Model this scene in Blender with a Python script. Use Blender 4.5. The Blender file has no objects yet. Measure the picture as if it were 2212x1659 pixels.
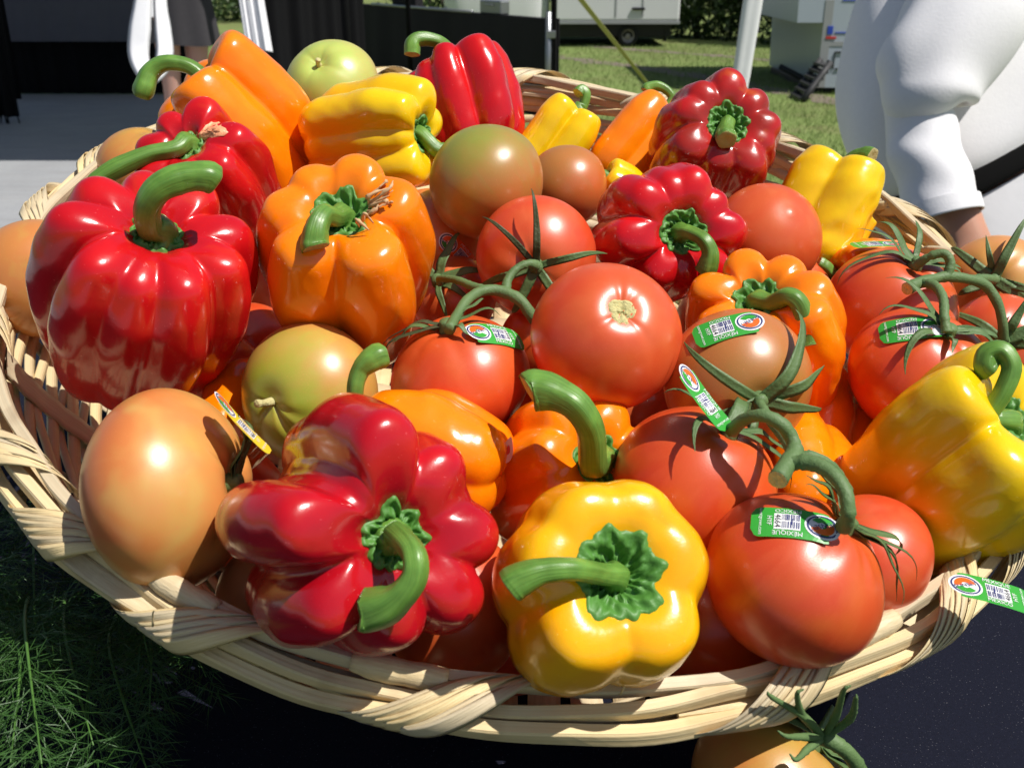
import bpy, math, random
import numpy as np
from mathutils import Vector, Matrix
from mathutils.bvhtree import BVHTree

random.seed(7)
scene = bpy.context.scene
COL = scene.collection
R = math.radians

# ------------------------------------------------------------------ camera
PITCH = R(23.0); CAM_Z = 1.30; FPX = 2170.0; CX, CY = 1106.0, 829.5
sp, cp = math.sin(PITCH), math.cos(PITCH)
RIGHT = np.array([1., 0, 0]); UP = np.array([0., sp, cp]); BACK = np.array([0., -cp, sp]); EYE = np.array([0, 0, CAM_Z])
camd = bpy.data.cameras.new('camera'); cam = bpy.data.objects.new('camera', camd); COL.objects.link(cam)
cam.location = (0, 0, CAM_Z); cam.rotation_euler = (R(90) - PITCH, 0, 0)
camd.sensor_width = 36; camd.lens = 36 * FPX / 2212; camd.clip_start = .02; camd.clip_end = 3000
camd.dof.use_dof = True; camd.dof.focus_distance = .47; camd.dof.aperture_fstop = 26
scene.camera = cam

# ------------------------------------------------------------------ sky and sun
SUN = np.array([.47, -.20, .86]); SUN /= np.linalg.norm(SUN)
w = bpy.data.worlds.new('World'); scene.world = w; w.use_nodes = True
nt = w.node_tree; nt.nodes.clear()
sky = nt.nodes.new('ShaderNodeTexSky'); sky.sky_type = 'NISHITA'; sky.sun_disc = False
sky.sun_elevation = math.asin(SUN[2]); sky.sun_rotation = math.atan2(SUN[0], SUN[1]); sky.air_density = 1.0; sky.dust_density = 1.2
bg = nt.nodes.new('ShaderNodeBackground'); bg.inputs['Strength'].default_value = .066
out = nt.nodes.new('ShaderNodeOutputWorld'); nt.links.new(sky.outputs[0], bg.inputs[0]); nt.links.new(bg.outputs[0], out.inputs[0])
sl = bpy.data.lights.new('sun', 'SUN'); sl.energy = 5.0; sl.angle = R(.53); sl.color = (1, .96, .9)
so = bpy.data.objects.new('sun', sl); COL.objects.link(so)
so.rotation_euler = Vector(SUN).to_track_quat('Z', 'Y').to_euler(); so.location = (3, -1, 6)
scene.view_settings.view_transform = 'Standard'; scene.view_settings.look = 'None'
scene.view_settings.exposure = .12; scene.view_settings.gamma = 1
scene.render.engine = 'CYCLES'
scene.cycles.use_denoising = True
scene.cycles.max_bounces = 8; scene.cycles.diffuse_bounces = 4; scene.cycles.glossy_bounces = 4
scene.cycles.caustics_reflective = False; scene.cycles.caustics_refractive = False

# ------------------------------------------------------------------ helpers
def cw(v):
    v = np.asarray(v, float); return EYE + v[..., 0:1] * RIGHT + v[..., 1:2] * UP + v[..., 2:3] * BACK
def cdir(v):
    v = np.asarray(v, float); r = v[0] * RIGHT + v[1] * UP + v[2] * BACK; return r / np.linalg.norm(r)
def at(px, py, d):
    return cw(np.array([(px - CX) / FPX * d, -(py - CY) / FPX * d, -d]))
def on_ground(px, py, z=0.0):
    r = (px - CX) / FPX * RIGHT - (py - CY) / FPX * UP - BACK
    t = (z - CAM_Z) / r[2]; return EYE + r * t
def at_y(px, py, y):
    r = (px - CX) / FPX * RIGHT - (py - CY) / FPX * UP - BACK
    return EYE + r * (y / r[1])

def link(name, me, mat=None, parent=None):
    o = bpy.data.objects.new(name, me); COL.objects.link(o)
    if mat is not None and me is not None: me.materials.append(mat)
    if parent is not None: o.parent = parent
    return o
def tag(o, label=None, cat=None, group=None, kind=None):
    if label: o['label'] = label
    if cat: o['category'] = cat
    if group: o['group'] = group
    if kind: o['kind'] = kind
    return o
def empty(name, mat4=None, loc=None):
    o = bpy.data.objects.new(name, None); COL.objects.link(o); o.empty_display_size = .02
    if mat4 is not None: o.matrix_world = mat4
    if loc is not None: o.location = tuple(loc)
    return o
def frame(origin, e1, e2, e3):
    m = Matrix.Identity(4)
    for i in range(3):
        m[i][0] = e1[i]; m[i][1] = e2[i]; m[i][2] = e3[i]; m[i][3] = origin[i]
    return m
def to_local(m, P):
    M = np.array(m.inverted()); P = np.asarray(P, float)
    return P @ M[:3, :3].T + M[:3, 3]
def raw_mesh(V, F, smooth=True, uv=None):
    me = bpy.data.meshes.new('m')
    V = np.asarray(V, np.float32).reshape(-1, 3); F = np.asarray(F, np.int32); k = F.shape[1]
    me.vertices.add(len(V)); me.vertices.foreach_set('co', V.ravel())
    me.loops.add(F.size); me.loops.foreach_set('vertex_index', F.ravel())
    me.polygons.add(len(F)); me.polygons.foreach_set('loop_start', np.arange(0, F.size, k, dtype=np.int32))
    me.polygons.foreach_set('loop_total', np.full(len(F), k, np.int32))
    me.polygons.foreach_set('use_smooth', np.full(len(F), smooth))
    if uv is not None:
        l = me.uv_layers.new(name='UVMap'); l.data.foreach_set('uv', np.asarray(uv, np.float32)[F.ravel()].ravel())
    me.update(calc_edges=True); me.validate()
    return me
def grid_faces(nu, nv, wu, wv, off=0):
    iu = np.arange(nu if wu else nu - 1); iv = np.arange(nv if wv else nv - 1)
    a, b = np.meshgrid(iu, iv, indexing='ij'); a2 = (a + 1) % nu; b2 = (b + 1) % nv
    return np.stack([a * nv + b, a2 * nv + b, a2 * nv + b2, a * nv + b2], -1).reshape(-1, 4) + off
def grid(P, wu=False, wv=False, smooth=True, flip=False):
    nu, nv = P.shape[:2]; F = grid_faces(nu, nv, wu, wv)
    if flip: F = F[:, ::-1]
    u, v = np.meshgrid(np.linspace(0, 1, nu), np.linspace(0, 1, nv), indexing='ij')
    return raw_mesh(P.reshape(-1, 3), F, smooth, np.stack([u, v], -1).reshape(-1, 2))
def crom(pts, n):
    P = np.asarray(pts, float)
    if len(P) == 2: return P[0] + (P[1] - P[0]) * np.linspace(0, 1, n)[:, None]
    Q = np.vstack([2 * P[0] - P[1], P, 2 * P[-1] - P[-2]])
    t = np.linspace(0, len(P) - 1, n); i = np.minimum(t.astype(int), len(P) - 2); u = (t - i)[:, None]
    a, b, c, d = Q[i], Q[i + 1], Q[i + 2], Q[i + 3]
    return .5 * (2 * b + (c - a) * u + (2 * a - 5 * b + 4 * c - d) * u ** 2 + (3 * b - a - 3 * c + d) * u ** 3)
def frames(C):
    T = np.gradient(C, axis=0); T /= np.linalg.norm(T, axis=1)[:, None] + 1e-12
    N = np.zeros_like(C); a = np.array([0, 0, 1.]) if abs(T[0][2]) < .9 else np.array([1., 0, 0])
    n = np.cross(T[0], a); n /= np.linalg.norm(n); N[0] = n
    for i in range(1, len(C)):
        n = N[i - 1] - T[i] * (N[i - 1] @ T[i]); n /= np.linalg.norm(n) + 1e-12; N[i] = n
    return T, N, np.cross(T, N)
def tube_pts(pts, rad, n=24, k=12, ridge=0, ramp=0., rough=0., seed=0, squash=1.0, cap=True):
    C = crom(pts, n); rr = np.interp(np.linspace(0, 1, n), np.linspace(0, 1, len(rad)), rad)
    T, N, B = frames(C); th = np.linspace(0, 2 * np.pi, k, endpoint=False); rg = np.random.default_rng(seed)
    m = 1 + ramp * np.cos(ridge * th)[None, :] + rough * rg.normal(size=(n, 1)) + rough * .6 * rg.normal(size=(n, k))
    P = C[:, None] + rr[:, None, None] * m[..., None] * (np.cos(th)[None, :, None] * N[:, None] + squash * np.sin(th)[None, :, None] * B[:, None])
    if cap:
        P = np.concatenate([np.repeat(C[:1, None], k, 1), P, np.repeat(C[-1:, None], k, 1)], 0)
    return P
def tube(pts, rad, **kw):
    return grid(tube_pts(pts, rad, **kw), False, True)
def join_meshes(parts, smooth=True):
    Vs, Fs, off = [], [], 0
    for V, F in parts:
        Vs.append(np.asarray(V).reshape(-1, 3)); Fs.append(np.asarray(F) + off); off += len(Vs[-1])
    return raw_mesh(np.vstack(Vs), np.vstack(Fs), smooth)
BOXF = np.array([(0, 3, 2, 1), (4, 5, 6, 7), (0, 1, 5, 4), (1, 2, 6, 5), (2, 3, 7, 6), (3, 0, 4, 7)])
def box_vf(a, b):
    x0, y0, z0 = a; x1, y1, z1 = b
    return np.array([(x0, y0, z0), (x1, y0, z0), (x1, y1, z0), (x0, y1, z0), (x0, y0, z1), (x1, y0, z1), (x1, y1, z1), (x0, y1, z1)], float), BOXF
def box(name, a, b, mat, parent=None, bevel=.0):
    V, F = box_vf(a, b); o = link(name, raw_mesh(V, F, False), mat, parent)
    if bevel:
        m = o.modifiers.new('bevel', 'BEVEL'); m.width = bevel; m.segments = 2
    return o
def sines(rg, n, kmin, kmax):
    return [(rg.normal(size=3) * rg.uniform(kmin, kmax) , rg.uniform(0, 6.28)) for _ in range(n)]
def wob(P, S):
    return sum(np.sin(P @ k + p) for k, p in S) / len(S)

# ------------------------------------------------------------------ materials
class NT:
    def __init__(s, name):
        s.m = bpy.data.materials.new(name); s.m.use_nodes = True; s.t = s.m.node_tree
        s.b = s.t.nodes['Principled BSDF']; s.out = s.t.nodes['Material Output']
    def n(s, kind, **kw):
        x = s.t.nodes.new(kind)
        for k, v in kw.items(): setattr(x, k, v)
        return x
    def l(s, a, b): s.t.links.new(a, b)
    def set(s, **kw):
        for k, v in kw.items():
            i = s.b.inputs[k.replace('_', ' ')]
            if hasattr(v, 'is_linked') or hasattr(v, 'links'): s.l(v, i)
            else: i.default_value = (*v, 1) if isinstance(v, tuple) and len(v) == 3 and i.type == 'RGBA' else v
    def coord(s, which='Object', scale=(1, 1, 1)):
        tc = s.n('ShaderNodeTexCoord'); mp = s.n('ShaderNodeMapping'); mp.inputs['Scale'].default_value = scale
        s.l(tc.outputs[which], mp.inputs[0]); return mp.outputs[0]
    def noise(s, co, scale, detail=3, rough=.5, dist=0):
        x = s.n('ShaderNodeTexNoise'); x.inputs['Scale'].default_value = scale; x.inputs['Detail'].default_value = detail
        x.inputs['Roughness'].default_value = rough; x.inputs['Distortion'].default_value = dist
        s.l(co, x.inputs['Vector']); return x.outputs['Fac']
    def ramp(s, fac, stops):
        x = s.n('ShaderNodeValToRGB'); e = x.color_ramp.elements
        while len(e) < len(stops): e.new(.5)
        for i, (p, c) in enumerate(stops):
            e[i].position = p; e[i].color = (*c, 1) if len(c) == 3 else c
        s.l(fac, x.inputs[0]); return x.outputs[0]
    def mix(s, fac, a, b, mode='MIX'):
        x = s.n('ShaderNodeMix', data_type='RGBA', blend_type=mode)
        for v, i in ((fac, x.inputs[0]), (a, x.inputs[6]), (b, x.inputs[7])):
            if hasattr(v, 'links'): s.l(v, i)
            else: i.default_value = v if isinstance(v, (int, float)) else (*v, 1)
        return x.outputs[2]
    def math(s, op, a, b=0.0):
        x = s.n('ShaderNodeMath', operation=op)
        for v, i in ((a, x.inputs[0]), (b, x.inputs[1])):
            if hasattr(v, 'links'): s.l(v, i)
            else: i.default_value = v
        return x.outputs[0]
    def bump(s, h, strength, dist=.001):
        x = s.n('ShaderNodeBump'); x.inputs['Strength'].default_value = strength; x.inputs['Distance'].default_value = dist
        s.l(h, x.inputs['Height']); s.l(x.outputs[0], s.b.inputs['Normal']); return x
BLK = (0, 0, 0); WHT = (1, 1, 1)
def pepper_mat(name, base, deep, patch, patch_amt=.35, rough=.22):
    t = NT(name); co = t.coord('Object')
    c1 = t.ramp(t.noise(t.coord('Object', (28, 28, 9)), 1.0, 3, .5, .6), [(.35, deep), (.65, base)])
    fac = t.ramp(t.noise(t.coord('Object', (45, 45, 12)), 1, 2, .5, 1.2), [(.60, BLK), (.72, (patch_amt,) * 3)])
    col = t.mix(fac, c1, patch)
    sepck = t.ramp(t.noise(co, 700, 2), [(.70, BLK), (.75, (.4,) * 3)])
    col = t.mix(sepck, col, tuple(min(1, x * 1.2 + .1) for x in base))
    t.set(Base_Color=col, Roughness=rough, Coat_Weight=.35, Coat_Roughness=.10, Subsurface_Weight=.08, Subsurface_Scale=.003,
          Subsurface_Radius=(1.0, .25, .1), Specular_IOR_Level=.45)
    h = t.math('ADD', t.math('MULTIPLY', t.noise(co, 75, 3, .45), 2.2), t.math('MULTIPLY', t.noise(co, 1400, 2), .10))
    t.bump(h, .14, .0016)
    return t.m
def tomato_mat(name, bottom, top, shoulder=(.45, 1.0), blotch=None, blotch_amt=.5, rough=.34):
    """bottom colour -> top (stem end) colour along the local Z, blotches from noise"""
    t = NT(name); co = t.coord('Object')
    sx = t.n('ShaderNodeSeparateXYZ'); t.l(co, sx.inputs[0])
    z = t.math('DIVIDE', sx.outputs[2], .03)
    z = t.math('ADD', z, t.math('MULTIPLY', t.math('SUBTRACT', t.noise(co, 45, 3), .5), 1.1))
    f = t.ramp(z, [(0, BLK), (1, WHT)])
    mr = t.n('ShaderNodeMapRange'); mr.inputs[1].default_value = shoulder[0]; mr.inputs[2].default_value = shoulder[1]; t.l(z, mr.inputs[0])
    col = t.mix(mr.outputs[0], bottom, top)
    if blotch:
        col = t.mix(t.ramp(t.noise(co, 34, 2, .5, .5), [(.45, BLK), (.68, (blotch_amt,) * 3)]), col, blotch)
    stk = t.noise(t.coord('Object', (120, 120, 22)), 1, 3, .5, .8)
    col = t.mix(t.ramp(stk, [(.50, BLK), (.74, (.35,) * 3)]), col, tuple(min(1, x * 1.05 + .015) for x in top))
    sp_ = t.ramp(t.noise(co, 1700, 1), [(.64, BLK), (.74, (.35,) * 3)])
    col = t.mix(sp_, col, tuple(min(1, x * 1.15 + .04) for x in bottom))
    t.set(Base_Color=col, Roughness=rough, Coat_Weight=.12, Coat_Roughness=.18, Subsurface_Weight=.12, Subsurface_Scale=.003,
          Subsurface_Radius=(1.0, .4, .2), Specular_IOR_Level=.7)
    h = t.math('ADD', t.math('MULTIPLY', t.noise(co, 70, 2), 1.0), t.math('MULTIPLY', t.noise(co, 1600, 2), .22))
    t.bump(h, .12, .001)
    return t.m
M = {}
M['red'] = pepper_mat('pepper_red', (.60, .008, .009), (.46, .004, .009), (.62, .05, .008), .25)
M['crimson'] = pepper_mat('pepper_crimson', (.52, .006, .012), (.36, .003, .010), (.55, .03, .008), .2)
M['gold'] = pepper_mat('pepper_gold', (.88, .46, .003), (.86, .36, .002), (.86, .25, .002), .4, .22)
M['red_brown'] = pepper_mat('pepper_red_brown', (.5, .012, .012), (.28, .02, .01), (.5, .10, .01), .55)
M['orange'] = pepper_mat('pepper_orange', (.92, .245, .002), (.88, .19, .002), (.88, .13, .002), .22, .22)
M['yellow'] = pepper_mat('pepper_yellow', (.87, .59, .006), (.85, .50, .003), (.85, .40, .002), .2, .22)
RED = (.62, .052, .018); ORG = (.68, .135, .04); TAN = (.60, .23, .055); GRN = (.34, .34, .055); OLV = (.30, .20, .035); BRN = (.45, .13, .03)
M['t_red'] = tomato_mat('tomato_red', (.58, .056, .011), (.63, .10, .018), (.3, 1.1), (.60, .13, .02), .5)
M['t_scarlet'] = tomato_mat('tomato_scarlet', (.62, .062, .016), (.64, .11, .025), (.4, 1.0), (.64, .12, .03), .5)
M['t_tan'] = tomato_mat('tomato_tan', (.62, .19, .05), (.60, .30, .07), (-.7, .8), (.66, .28, .11), .65)
M['t_blush'] = tomato_mat('tomato_blush', (.60, .15, .04), (.62, .24, .06), (-.6, .5), (.60, .37, .10), .85)
M['t_tan_dark'] = tomato_mat('tomato_tan_dark', (.55, .21, .05), (.46, .30, .05), (.2, 1.0), (.52, .18, .05), .5)
M['t_green'] = tomato_mat('tomato_pale_green', (.62, .32, .12), (.44, .54, .11), (-.3, .6), (.60, .44, .15), .4)
M['t_greengold'] = tomato_mat('tomato_green_gold', (.55, .27, .06), (.33, .40, .035), (.3, .85), (.52, .33, .08), .6)
M['t_olive'] = tomato_mat('tomato_olive', (.46, .17, .04), (.25, .27, .04), (-.5, .7), (.46, .18, .06), .35)
M['t_brown'] = tomato_mat('tomato_brown', (.60, .13, .03), (.40, .17, .035), (-.4, .7), (.52, .13, .035), .4)
M['t_orange'] = tomato_mat('tomato_orange', (.60, .085, .018), (.62, .14, .03), (.1, 1.0), (.62, .15, .035), .5)
def plain(name, col, rough=.6, var=None, scale=60, bump=0, bscale=300, bdist=.001, **kw):
    t = NT(name); co = t.coord('Object')
    c = t.mix(t.noise(co, scale, 4), col, var) if var else col
    t.set(Base_Color=c, Roughness=rough, **kw)
    if bump: t.bump(t.noise(co, bscale, 4), bump, bdist)
    return t.m
def stem_mat(name, a, b, rough=.35):
    t = NT(name); co = t.coord('UV', (3, 26, 1))
    f = t.noise(co, 1.0, 4, .6); g = t.noise(t.coord('Object'), 90, 3)
    c = t.mix(t.ramp(f, [(.3, BLK), (.7, WHT)]), a, b); c = t.mix(t.ramp(g, [(.45, BLK), (.75, (.6,) * 3)]), c, tuple(x * 1.6 for x in b))
    t.set(Base_Color=c, Roughness=rough, Subsurface_Weight=.1, Subsurface_Scale=.003)
    t.bump(f, .35, .0008); return t.m
M['stem'] = stem_mat('pepper_stem_green', (.070, .165, .022), (.135, .27, .045))
M['calyx'] = plain('pepper_calyx_green', (.05, .165, .022), .5, (.10, .27, .045), 160, .35, 420, .001)
M['cut'] = plain('stem_cut_end', (.50, .42, .22), .8, (.30, .26, .10), 900, .6, 900)
M['cut_green'] = plain('stem_cut_green', (.30, .42, .08), .6, (.45, .45, .18), 500, .4, 900)
M['vine'] = plain('tomato_vine_green', (.07, .135, .04), .6, (.13, .21, .075), 120, .5, 900, .0006)
M['sepal'] = plain('tomato_sepal_green', (.055, .115, .03), .55, (.12, .19, .065), 200, .5, 700, .0006)
M['sepal_dry'] = plain('tomato_sepal_dry', (.03, .045, .012), .6, (.07, .08, .03), 200, .5, 700)
M['scar'] = plain('stem_scar', (.62, .60, .30), .8, (.45, .36, .13), 700, .8, 900)
M['flesh'] = plain('broken_pepper_flesh', (.75, .22, .12), .4, (.80, .45, .22), 250, .6, 500)
M['dry'] = plain('dry_calyx_fibre', (.52, .30, .14), .8, (.62, .42, .24), 300)
def straw(name, a, b):
    t = NT(name); oi = t.n('ShaderNodeObjectInfo')
    f = t.noise(t.coord('UV', (6, 22, 1)), 1, 4, .6); g = t.noise(t.coord('Object'), 40, 3)
    c = t.mix(t.ramp(f, [(.3, BLK), (.7, WHT)]), a, b)
    c = t.mix(t.ramp(g, [(.57, BLK), (.78, (.55,) * 3)]), c, (.34, .22, .11))
    hs = t.n('ShaderNodeHueSaturation'); t.l(c, hs.inputs['Color'])
    t.l(t.math('ADD', t.math('MULTIPLY', oi.outputs['Random'], .28), .84), hs.inputs['Value'])
    t.l(t.math('ADD', t.math('MULTIPLY', oi.outputs['Random'], .3), .80), hs.inputs['Saturation'])
    t.set(Base_Color=hs.outputs[0], Roughness=.42, Specular_IOR_Level=.4)
    t.bump(f, .5, .0008); return t.m
M['straw'] = straw('bamboo_straw', (.74, .60, .36), (.62, .48, .26))
M['straw_rod'] = straw('bamboo_rod', (.72, .585, .36), (.60, .465, .26))
def cloth_mat(name, col, col2, speck=0., rough=.9, sheen=.0, scale=400):
    t = NT(name); co = t.coord('Object')
    c = t.mix(t.noise(co, scale, 3), col, col2)
    if speck:
        c = t.mix(t.ramp(t.noise(co, 1100, 1), [(.70, BLK), (.76, WHT)]), c, (speck, speck, speck * 1.2))
    t.set(Base_Color=c, Roughness=rough, Specular_IOR_Level=.15, Sheen_Weight=sheen)
    t.bump(t.noise(co, scale * 2, 2), .4, .0006); return t.m
M['navy'] = cloth_mat('navy_cloth', (.004, .0048, .011), (.009, .0105, .023), .07, .9, .0, 700)
M['black'] = cloth_mat('black_cloth', (.004, .004, .005), (.007, .007, .008), 0, .9, 0, 60)
M['skirt'] = cloth_mat('skirt_cloth', (.045, .042, .046), (.055, .052, .056), 0, .85, 0, 40)
M['charcoal'] = cloth_mat('charcoal_cloth', (.020, .019, .022), (.028, .027, .030), 0, .85, 0, 40)
M['greycloth'] = cloth_mat('grey_blue_cloth', (.10, .10, .125), (.12, .12, .145), 0, .85, 0, 10)
M['white_cloth'] = cloth_mat('white_cloth', (.78, .78, .80), (.72, .72, .75), 0, .85, .0, 30)
M['shirt'] = cloth_mat('white_shirt_knit', (.83, .82, .83), (.77, .76, .78), 0, .9, 0, 120)
M['trouser'] = cloth_mat('white_trousers', (.70, .70, .72), (.64, .64, .66), 0, .9, 0, 40)
M['belt'] = plain('black_belt', (.005, .005, .005), .9, Specular_IOR_Level=.1)
M['skin'] = plain('skin', (.50, .24, .15), .5, (.55, .28, .19), 40, .1, 500, .0005, Subsurface_Weight=.2, Subsurface_Scale=.008)
M['leg_skin'] = plain('leg_skin', (.52, .30, .23), .5, (.48, .26, .20), 10, Subsurface_Weight=.1, Subsurface_Scale=.01)
M['steel'] = plain('galvanised_steel', (.35, .36, .38), .35, (.28, .29, .30), 20, Metallic=.8)
M['truck_white'] = plain('white_truck_paint', (.74, .75, .76), .35, (.68, .69, .70), 3)
M['trailer_shade'] = plain('shade_toned_trailer_paint', (.40, .45, .52), .35, (.36, .41, .48), 2)  # darkened blue grey: shade on the trailer's front is put into its colour
M['trailer_grey'] = plain('grey_stripe', (.30, .31, .32), .5)
M['chassis'] = plain('black_chassis', (.012, .012, .013), .6)
M['tyre'] = plain('tyre_rubber', (.018, .018, .018), .85)
M['rim'] = plain('wheel_rim', (.55, .53, .50), .5, (.35, .30, .26), 8)
M['blue'] = plain('blue_logo', (.02, .06, .42), .5)
M['redmark'] = plain('red_marker', (.5, .02, .02), .5)
M['strap'] = plain('tan_strap', (.42, .40, .13), .8, (.34, .33, .12), 30)
M['amber'] = plain('amber_tag', (.50, .20, .01), .5, (.42, .15, .01), 20)
M['ink'] = plain('black_ink', (.02, .02, .03), .6)
M['navy_ink'] = plain('navy_ink', (.02, .03, .15), .6)
M['label_green'] = plain('label_green', (.035, .33, .035), .4)
M['label_white'] = plain('label_white', (.80, .80, .80), .4)
M['label_orange'] = plain('label_orange', (.75, .13, .01), .4)
M['label_yellow'] = plain('label_yellow', (.75, .55, .02), .4)
M['label_red'] = plain('label_red', (.6, .03, .04), .4)
M['label_pink'] = plain('label_pink', (.80, .45, .45), .4)
M['fern'] = plain('fern_green', (.014, .050, .009), .5, (.045, .12, .02), 30)
M['fern_stem'] = plain('fern_stem_green', (.05, .13, .02), .5, (.09, .20, .04), 40)
M['leaf'] = plain('hedge_leaf', (.022, .048, .010), .5, (.05, .095, .02), 3)  # leaf colour kept dark to stand for the shade in the hedge
M['bark'] = plain('bark', (.05, .04, .03), .9)
M['tint'] = plain('dark_stairs', (.03, .03, .032), .6)
M['van'] = plain('blue_grey_paint', (.18, .24, .32), .4)

# ------------------------------------------------------------------ ground
def ground_mats():
    t = NT('grass_ground'); co = t.coord('Object')
    a = t.noise(co, 2.2, 5, .6); b = t.noise(co, 28, 4, .7); c = t.noise(co, .35, 3)
    col = t.mix(t.ramp(b, [(.3, BLK), (.7, WHT)]), (.13, .20, .05), (.25, .31, .11))
    col = t.mix(t.ramp(a, [(.48, BLK), (.72, (.7,) * 3)]), col, (.24, .21, .11))
    col = t.mix(t.ramp(c, [(.40, BLK), (.62, (.6,) * 3)]), col, (.13, .14, .055))
    t.set(Base_Color=col, Roughness=.95, Specular_IOR_Level=.1); t.bump(b, .8, .03); M['grass'] = t.m
    t = NT('concrete'); co = t.coord('Object')
    a = t.noise(co, 3, 5, .6); b = t.noise(co, 40, 4, .7)
    col = t.mix(a, (.25, .26, .275), (.36, .365, .37)); col = t.mix(t.ramp(b, [(.5, BLK), (.8, (.4,) * 3)]), col, (.20, .20, .21))
    st = t.noise(t.coord('Object', (1.5, 9, 1)), 1.2, 4, .6); col = t.mix(t.ramp(st, [(.5, BLK), (.75, (.5,) * 3)]), col, (.24, .23, .225))
    t.set(Base_Color=col, Roughness=.9, Specular_IOR_Level=.2); t.bump(b, .3, .004); M['concrete'] = t.m
    t = NT('bare_dirt'); co = t.coord('Object'); b = t.noise(co, 14, 5, .7)
    t.set(Base_Color=t.mix(b, (.13, .10, .075), (.24, .20, .16)), Roughness=.95); t.bump(b, .8, .02); M['dirt'] = t.m
    M['blade'] = plain('grass_blade', (.14, .24, .045), .7, (.28, .35, .11), 1.5)
ground_mats()
g = link('grass_field', raw_mesh([(-900, -300, 0), (900, -300, 0), (900, 1500, 0), (-900, 1500, 0)], [(0, 1, 2, 3)], False), M['grass']); tag(g, kind='structure')
box_c = link('concrete_pavement', raw_mesh([(-14, -4, .004), (-.15, -4, .004), (-.6, 5, .004), (-1.9, 10.6, .004), (-14, 10.9, .004)], [(0, 1, 2, 3, 4)], False), M['concrete']); tag(box_c, kind='structure')
def track(name, pts, wid, seed):
    rg = np.random.default_rng(seed); C = crom([on_ground(*p) for p in pts], 60); T = np.gradient(C, axis=0); T /= np.linalg.norm(T, axis=1)[:, None]
    S = np.cross(T, [0, 0, 1.]); a = wid * (1 + .35 * rg.normal(size=(60, 1))); b = wid * (1 + .35 * rg.normal(size=(60, 1)))
    P = np.stack([C + S * a * .5, C, C - S * b * .5], 1); P[..., 2] = .004
    tag(link(name, grid(P), M['dirt']), kind='structure')
track('dirt_track', [(1150, 118), (1390, 148), (1620, 186), (1850, 232), (2100, 290)], .32, 3)
track('dirt_track', [(1200, 96), (1500, 118), (1700, 134), (1760, 138)], .25, 4)
def grass_blades():
    rg = np.random.default_rng(5); n = 120000
    y = rg.uniform(5.5, 17, n) ; x = rg.uniform(-.55, .62, n) * y
    keep = ~((x < -.3) & (y < 10.9)); x, y = x[keep], y[keep]; n = len(x)
    h = rg.uniform(.012, .055, n); a = rg.uniform(0, 6.28, n); wd = .0022 + .002 * rg.random(n); lx, ly = rg.normal(size=(2, n)) * .015
    V = np.zeros((n, 3, 3)); V[:, 0] = np.stack([x - np.cos(a) * wd, y - np.sin(a) * wd, 0 * x], 1); V[:, 1] = np.stack([x + np.cos(a) * wd, y + np.sin(a) * wd, 0 * x], 1)
    V[:, 2] = np.stack([x + lx, y + ly, h], 1)
    tag(link('lawn_grass', raw_mesh(V, np.arange(n * 3).reshape(-1, 3), False), M['blade']), 'short green and dry grass on the field', 'grass', kind='stuff')
grass_blades()

# ------------------------------------------------------------------ display table with navy cloth
TABLE_Z = CAM_Z - .335
def display_table():
    rg = np.random.default_rng(11); t = empty('display_table', loc=(0, .5, 0))
    tag(t, 'display table under dark navy speckled cloth, carrying the vegetable basket', 'table')
    x0, x1, y0, y1 = -.95, 1.0, .02, .98
    nx, ny = 120, 60
    X, Y = np.meshgrid(np.linspace(x0, x1, nx), np.linspace(y0, y1, ny), indexing='ij')
    S = sines(rg, 8, 6, 16); Z = np.full_like(X, TABLE_Z); P = np.stack([X, Y, Z], -1); P[..., 2] += .003 * wob(P, S)
    P[..., 1] -= .5
    link('cloth_top', grid(P), M['navy'], t)
    per = [(x, y0) for x in np.linspace(x0, x1, 160)] + [(x1, y) for y in np.linspace(y0, y1, 80)[1:]] + [(x, y1) for x in np.linspace(x1, x0, 160)[1:]] + [(x0, y) for y in np.linspace(y1, y0, 80)[1:-1]]
    per = np.array(per); c = np.array([(x0 + x1) / 2, (y0 + y1) / 2]); nrm = np.sign(per - c) * (np.abs(np.abs(per - c) - [(x1 - x0) / 2, (y1 - y0) / 2]) < 1e-6)
    s = np.arange(len(per)); fold = np.sin(s * .37) + .6 * np.sin(s * .81 + 1)
    rows = []
    for k, zz in enumerate(np.linspace(TABLE_Z - .001, .02, 14)):
        amp = .035 * (k / 13) ** .8
        q = per + nrm * (.006 + amp * (1 + fold[:, None])); rows.append(np.column_stack([q[:, 0], q[:, 1] - .5, np.full(len(per), zz)]))
    link('cloth_skirt', grid(np.stack(rows, 1), True, False), M['navy'], t)
    for x in (x0 + .06, x1 - .06):
        for y in (y0 + .06, y1 - .06): link('leg', tube([(x, y - .5, 0), (x, y - .5, TABLE_Z - .03)], [.016, .016], n=3, k=10), M['steel'], t)
display_table()

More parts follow.
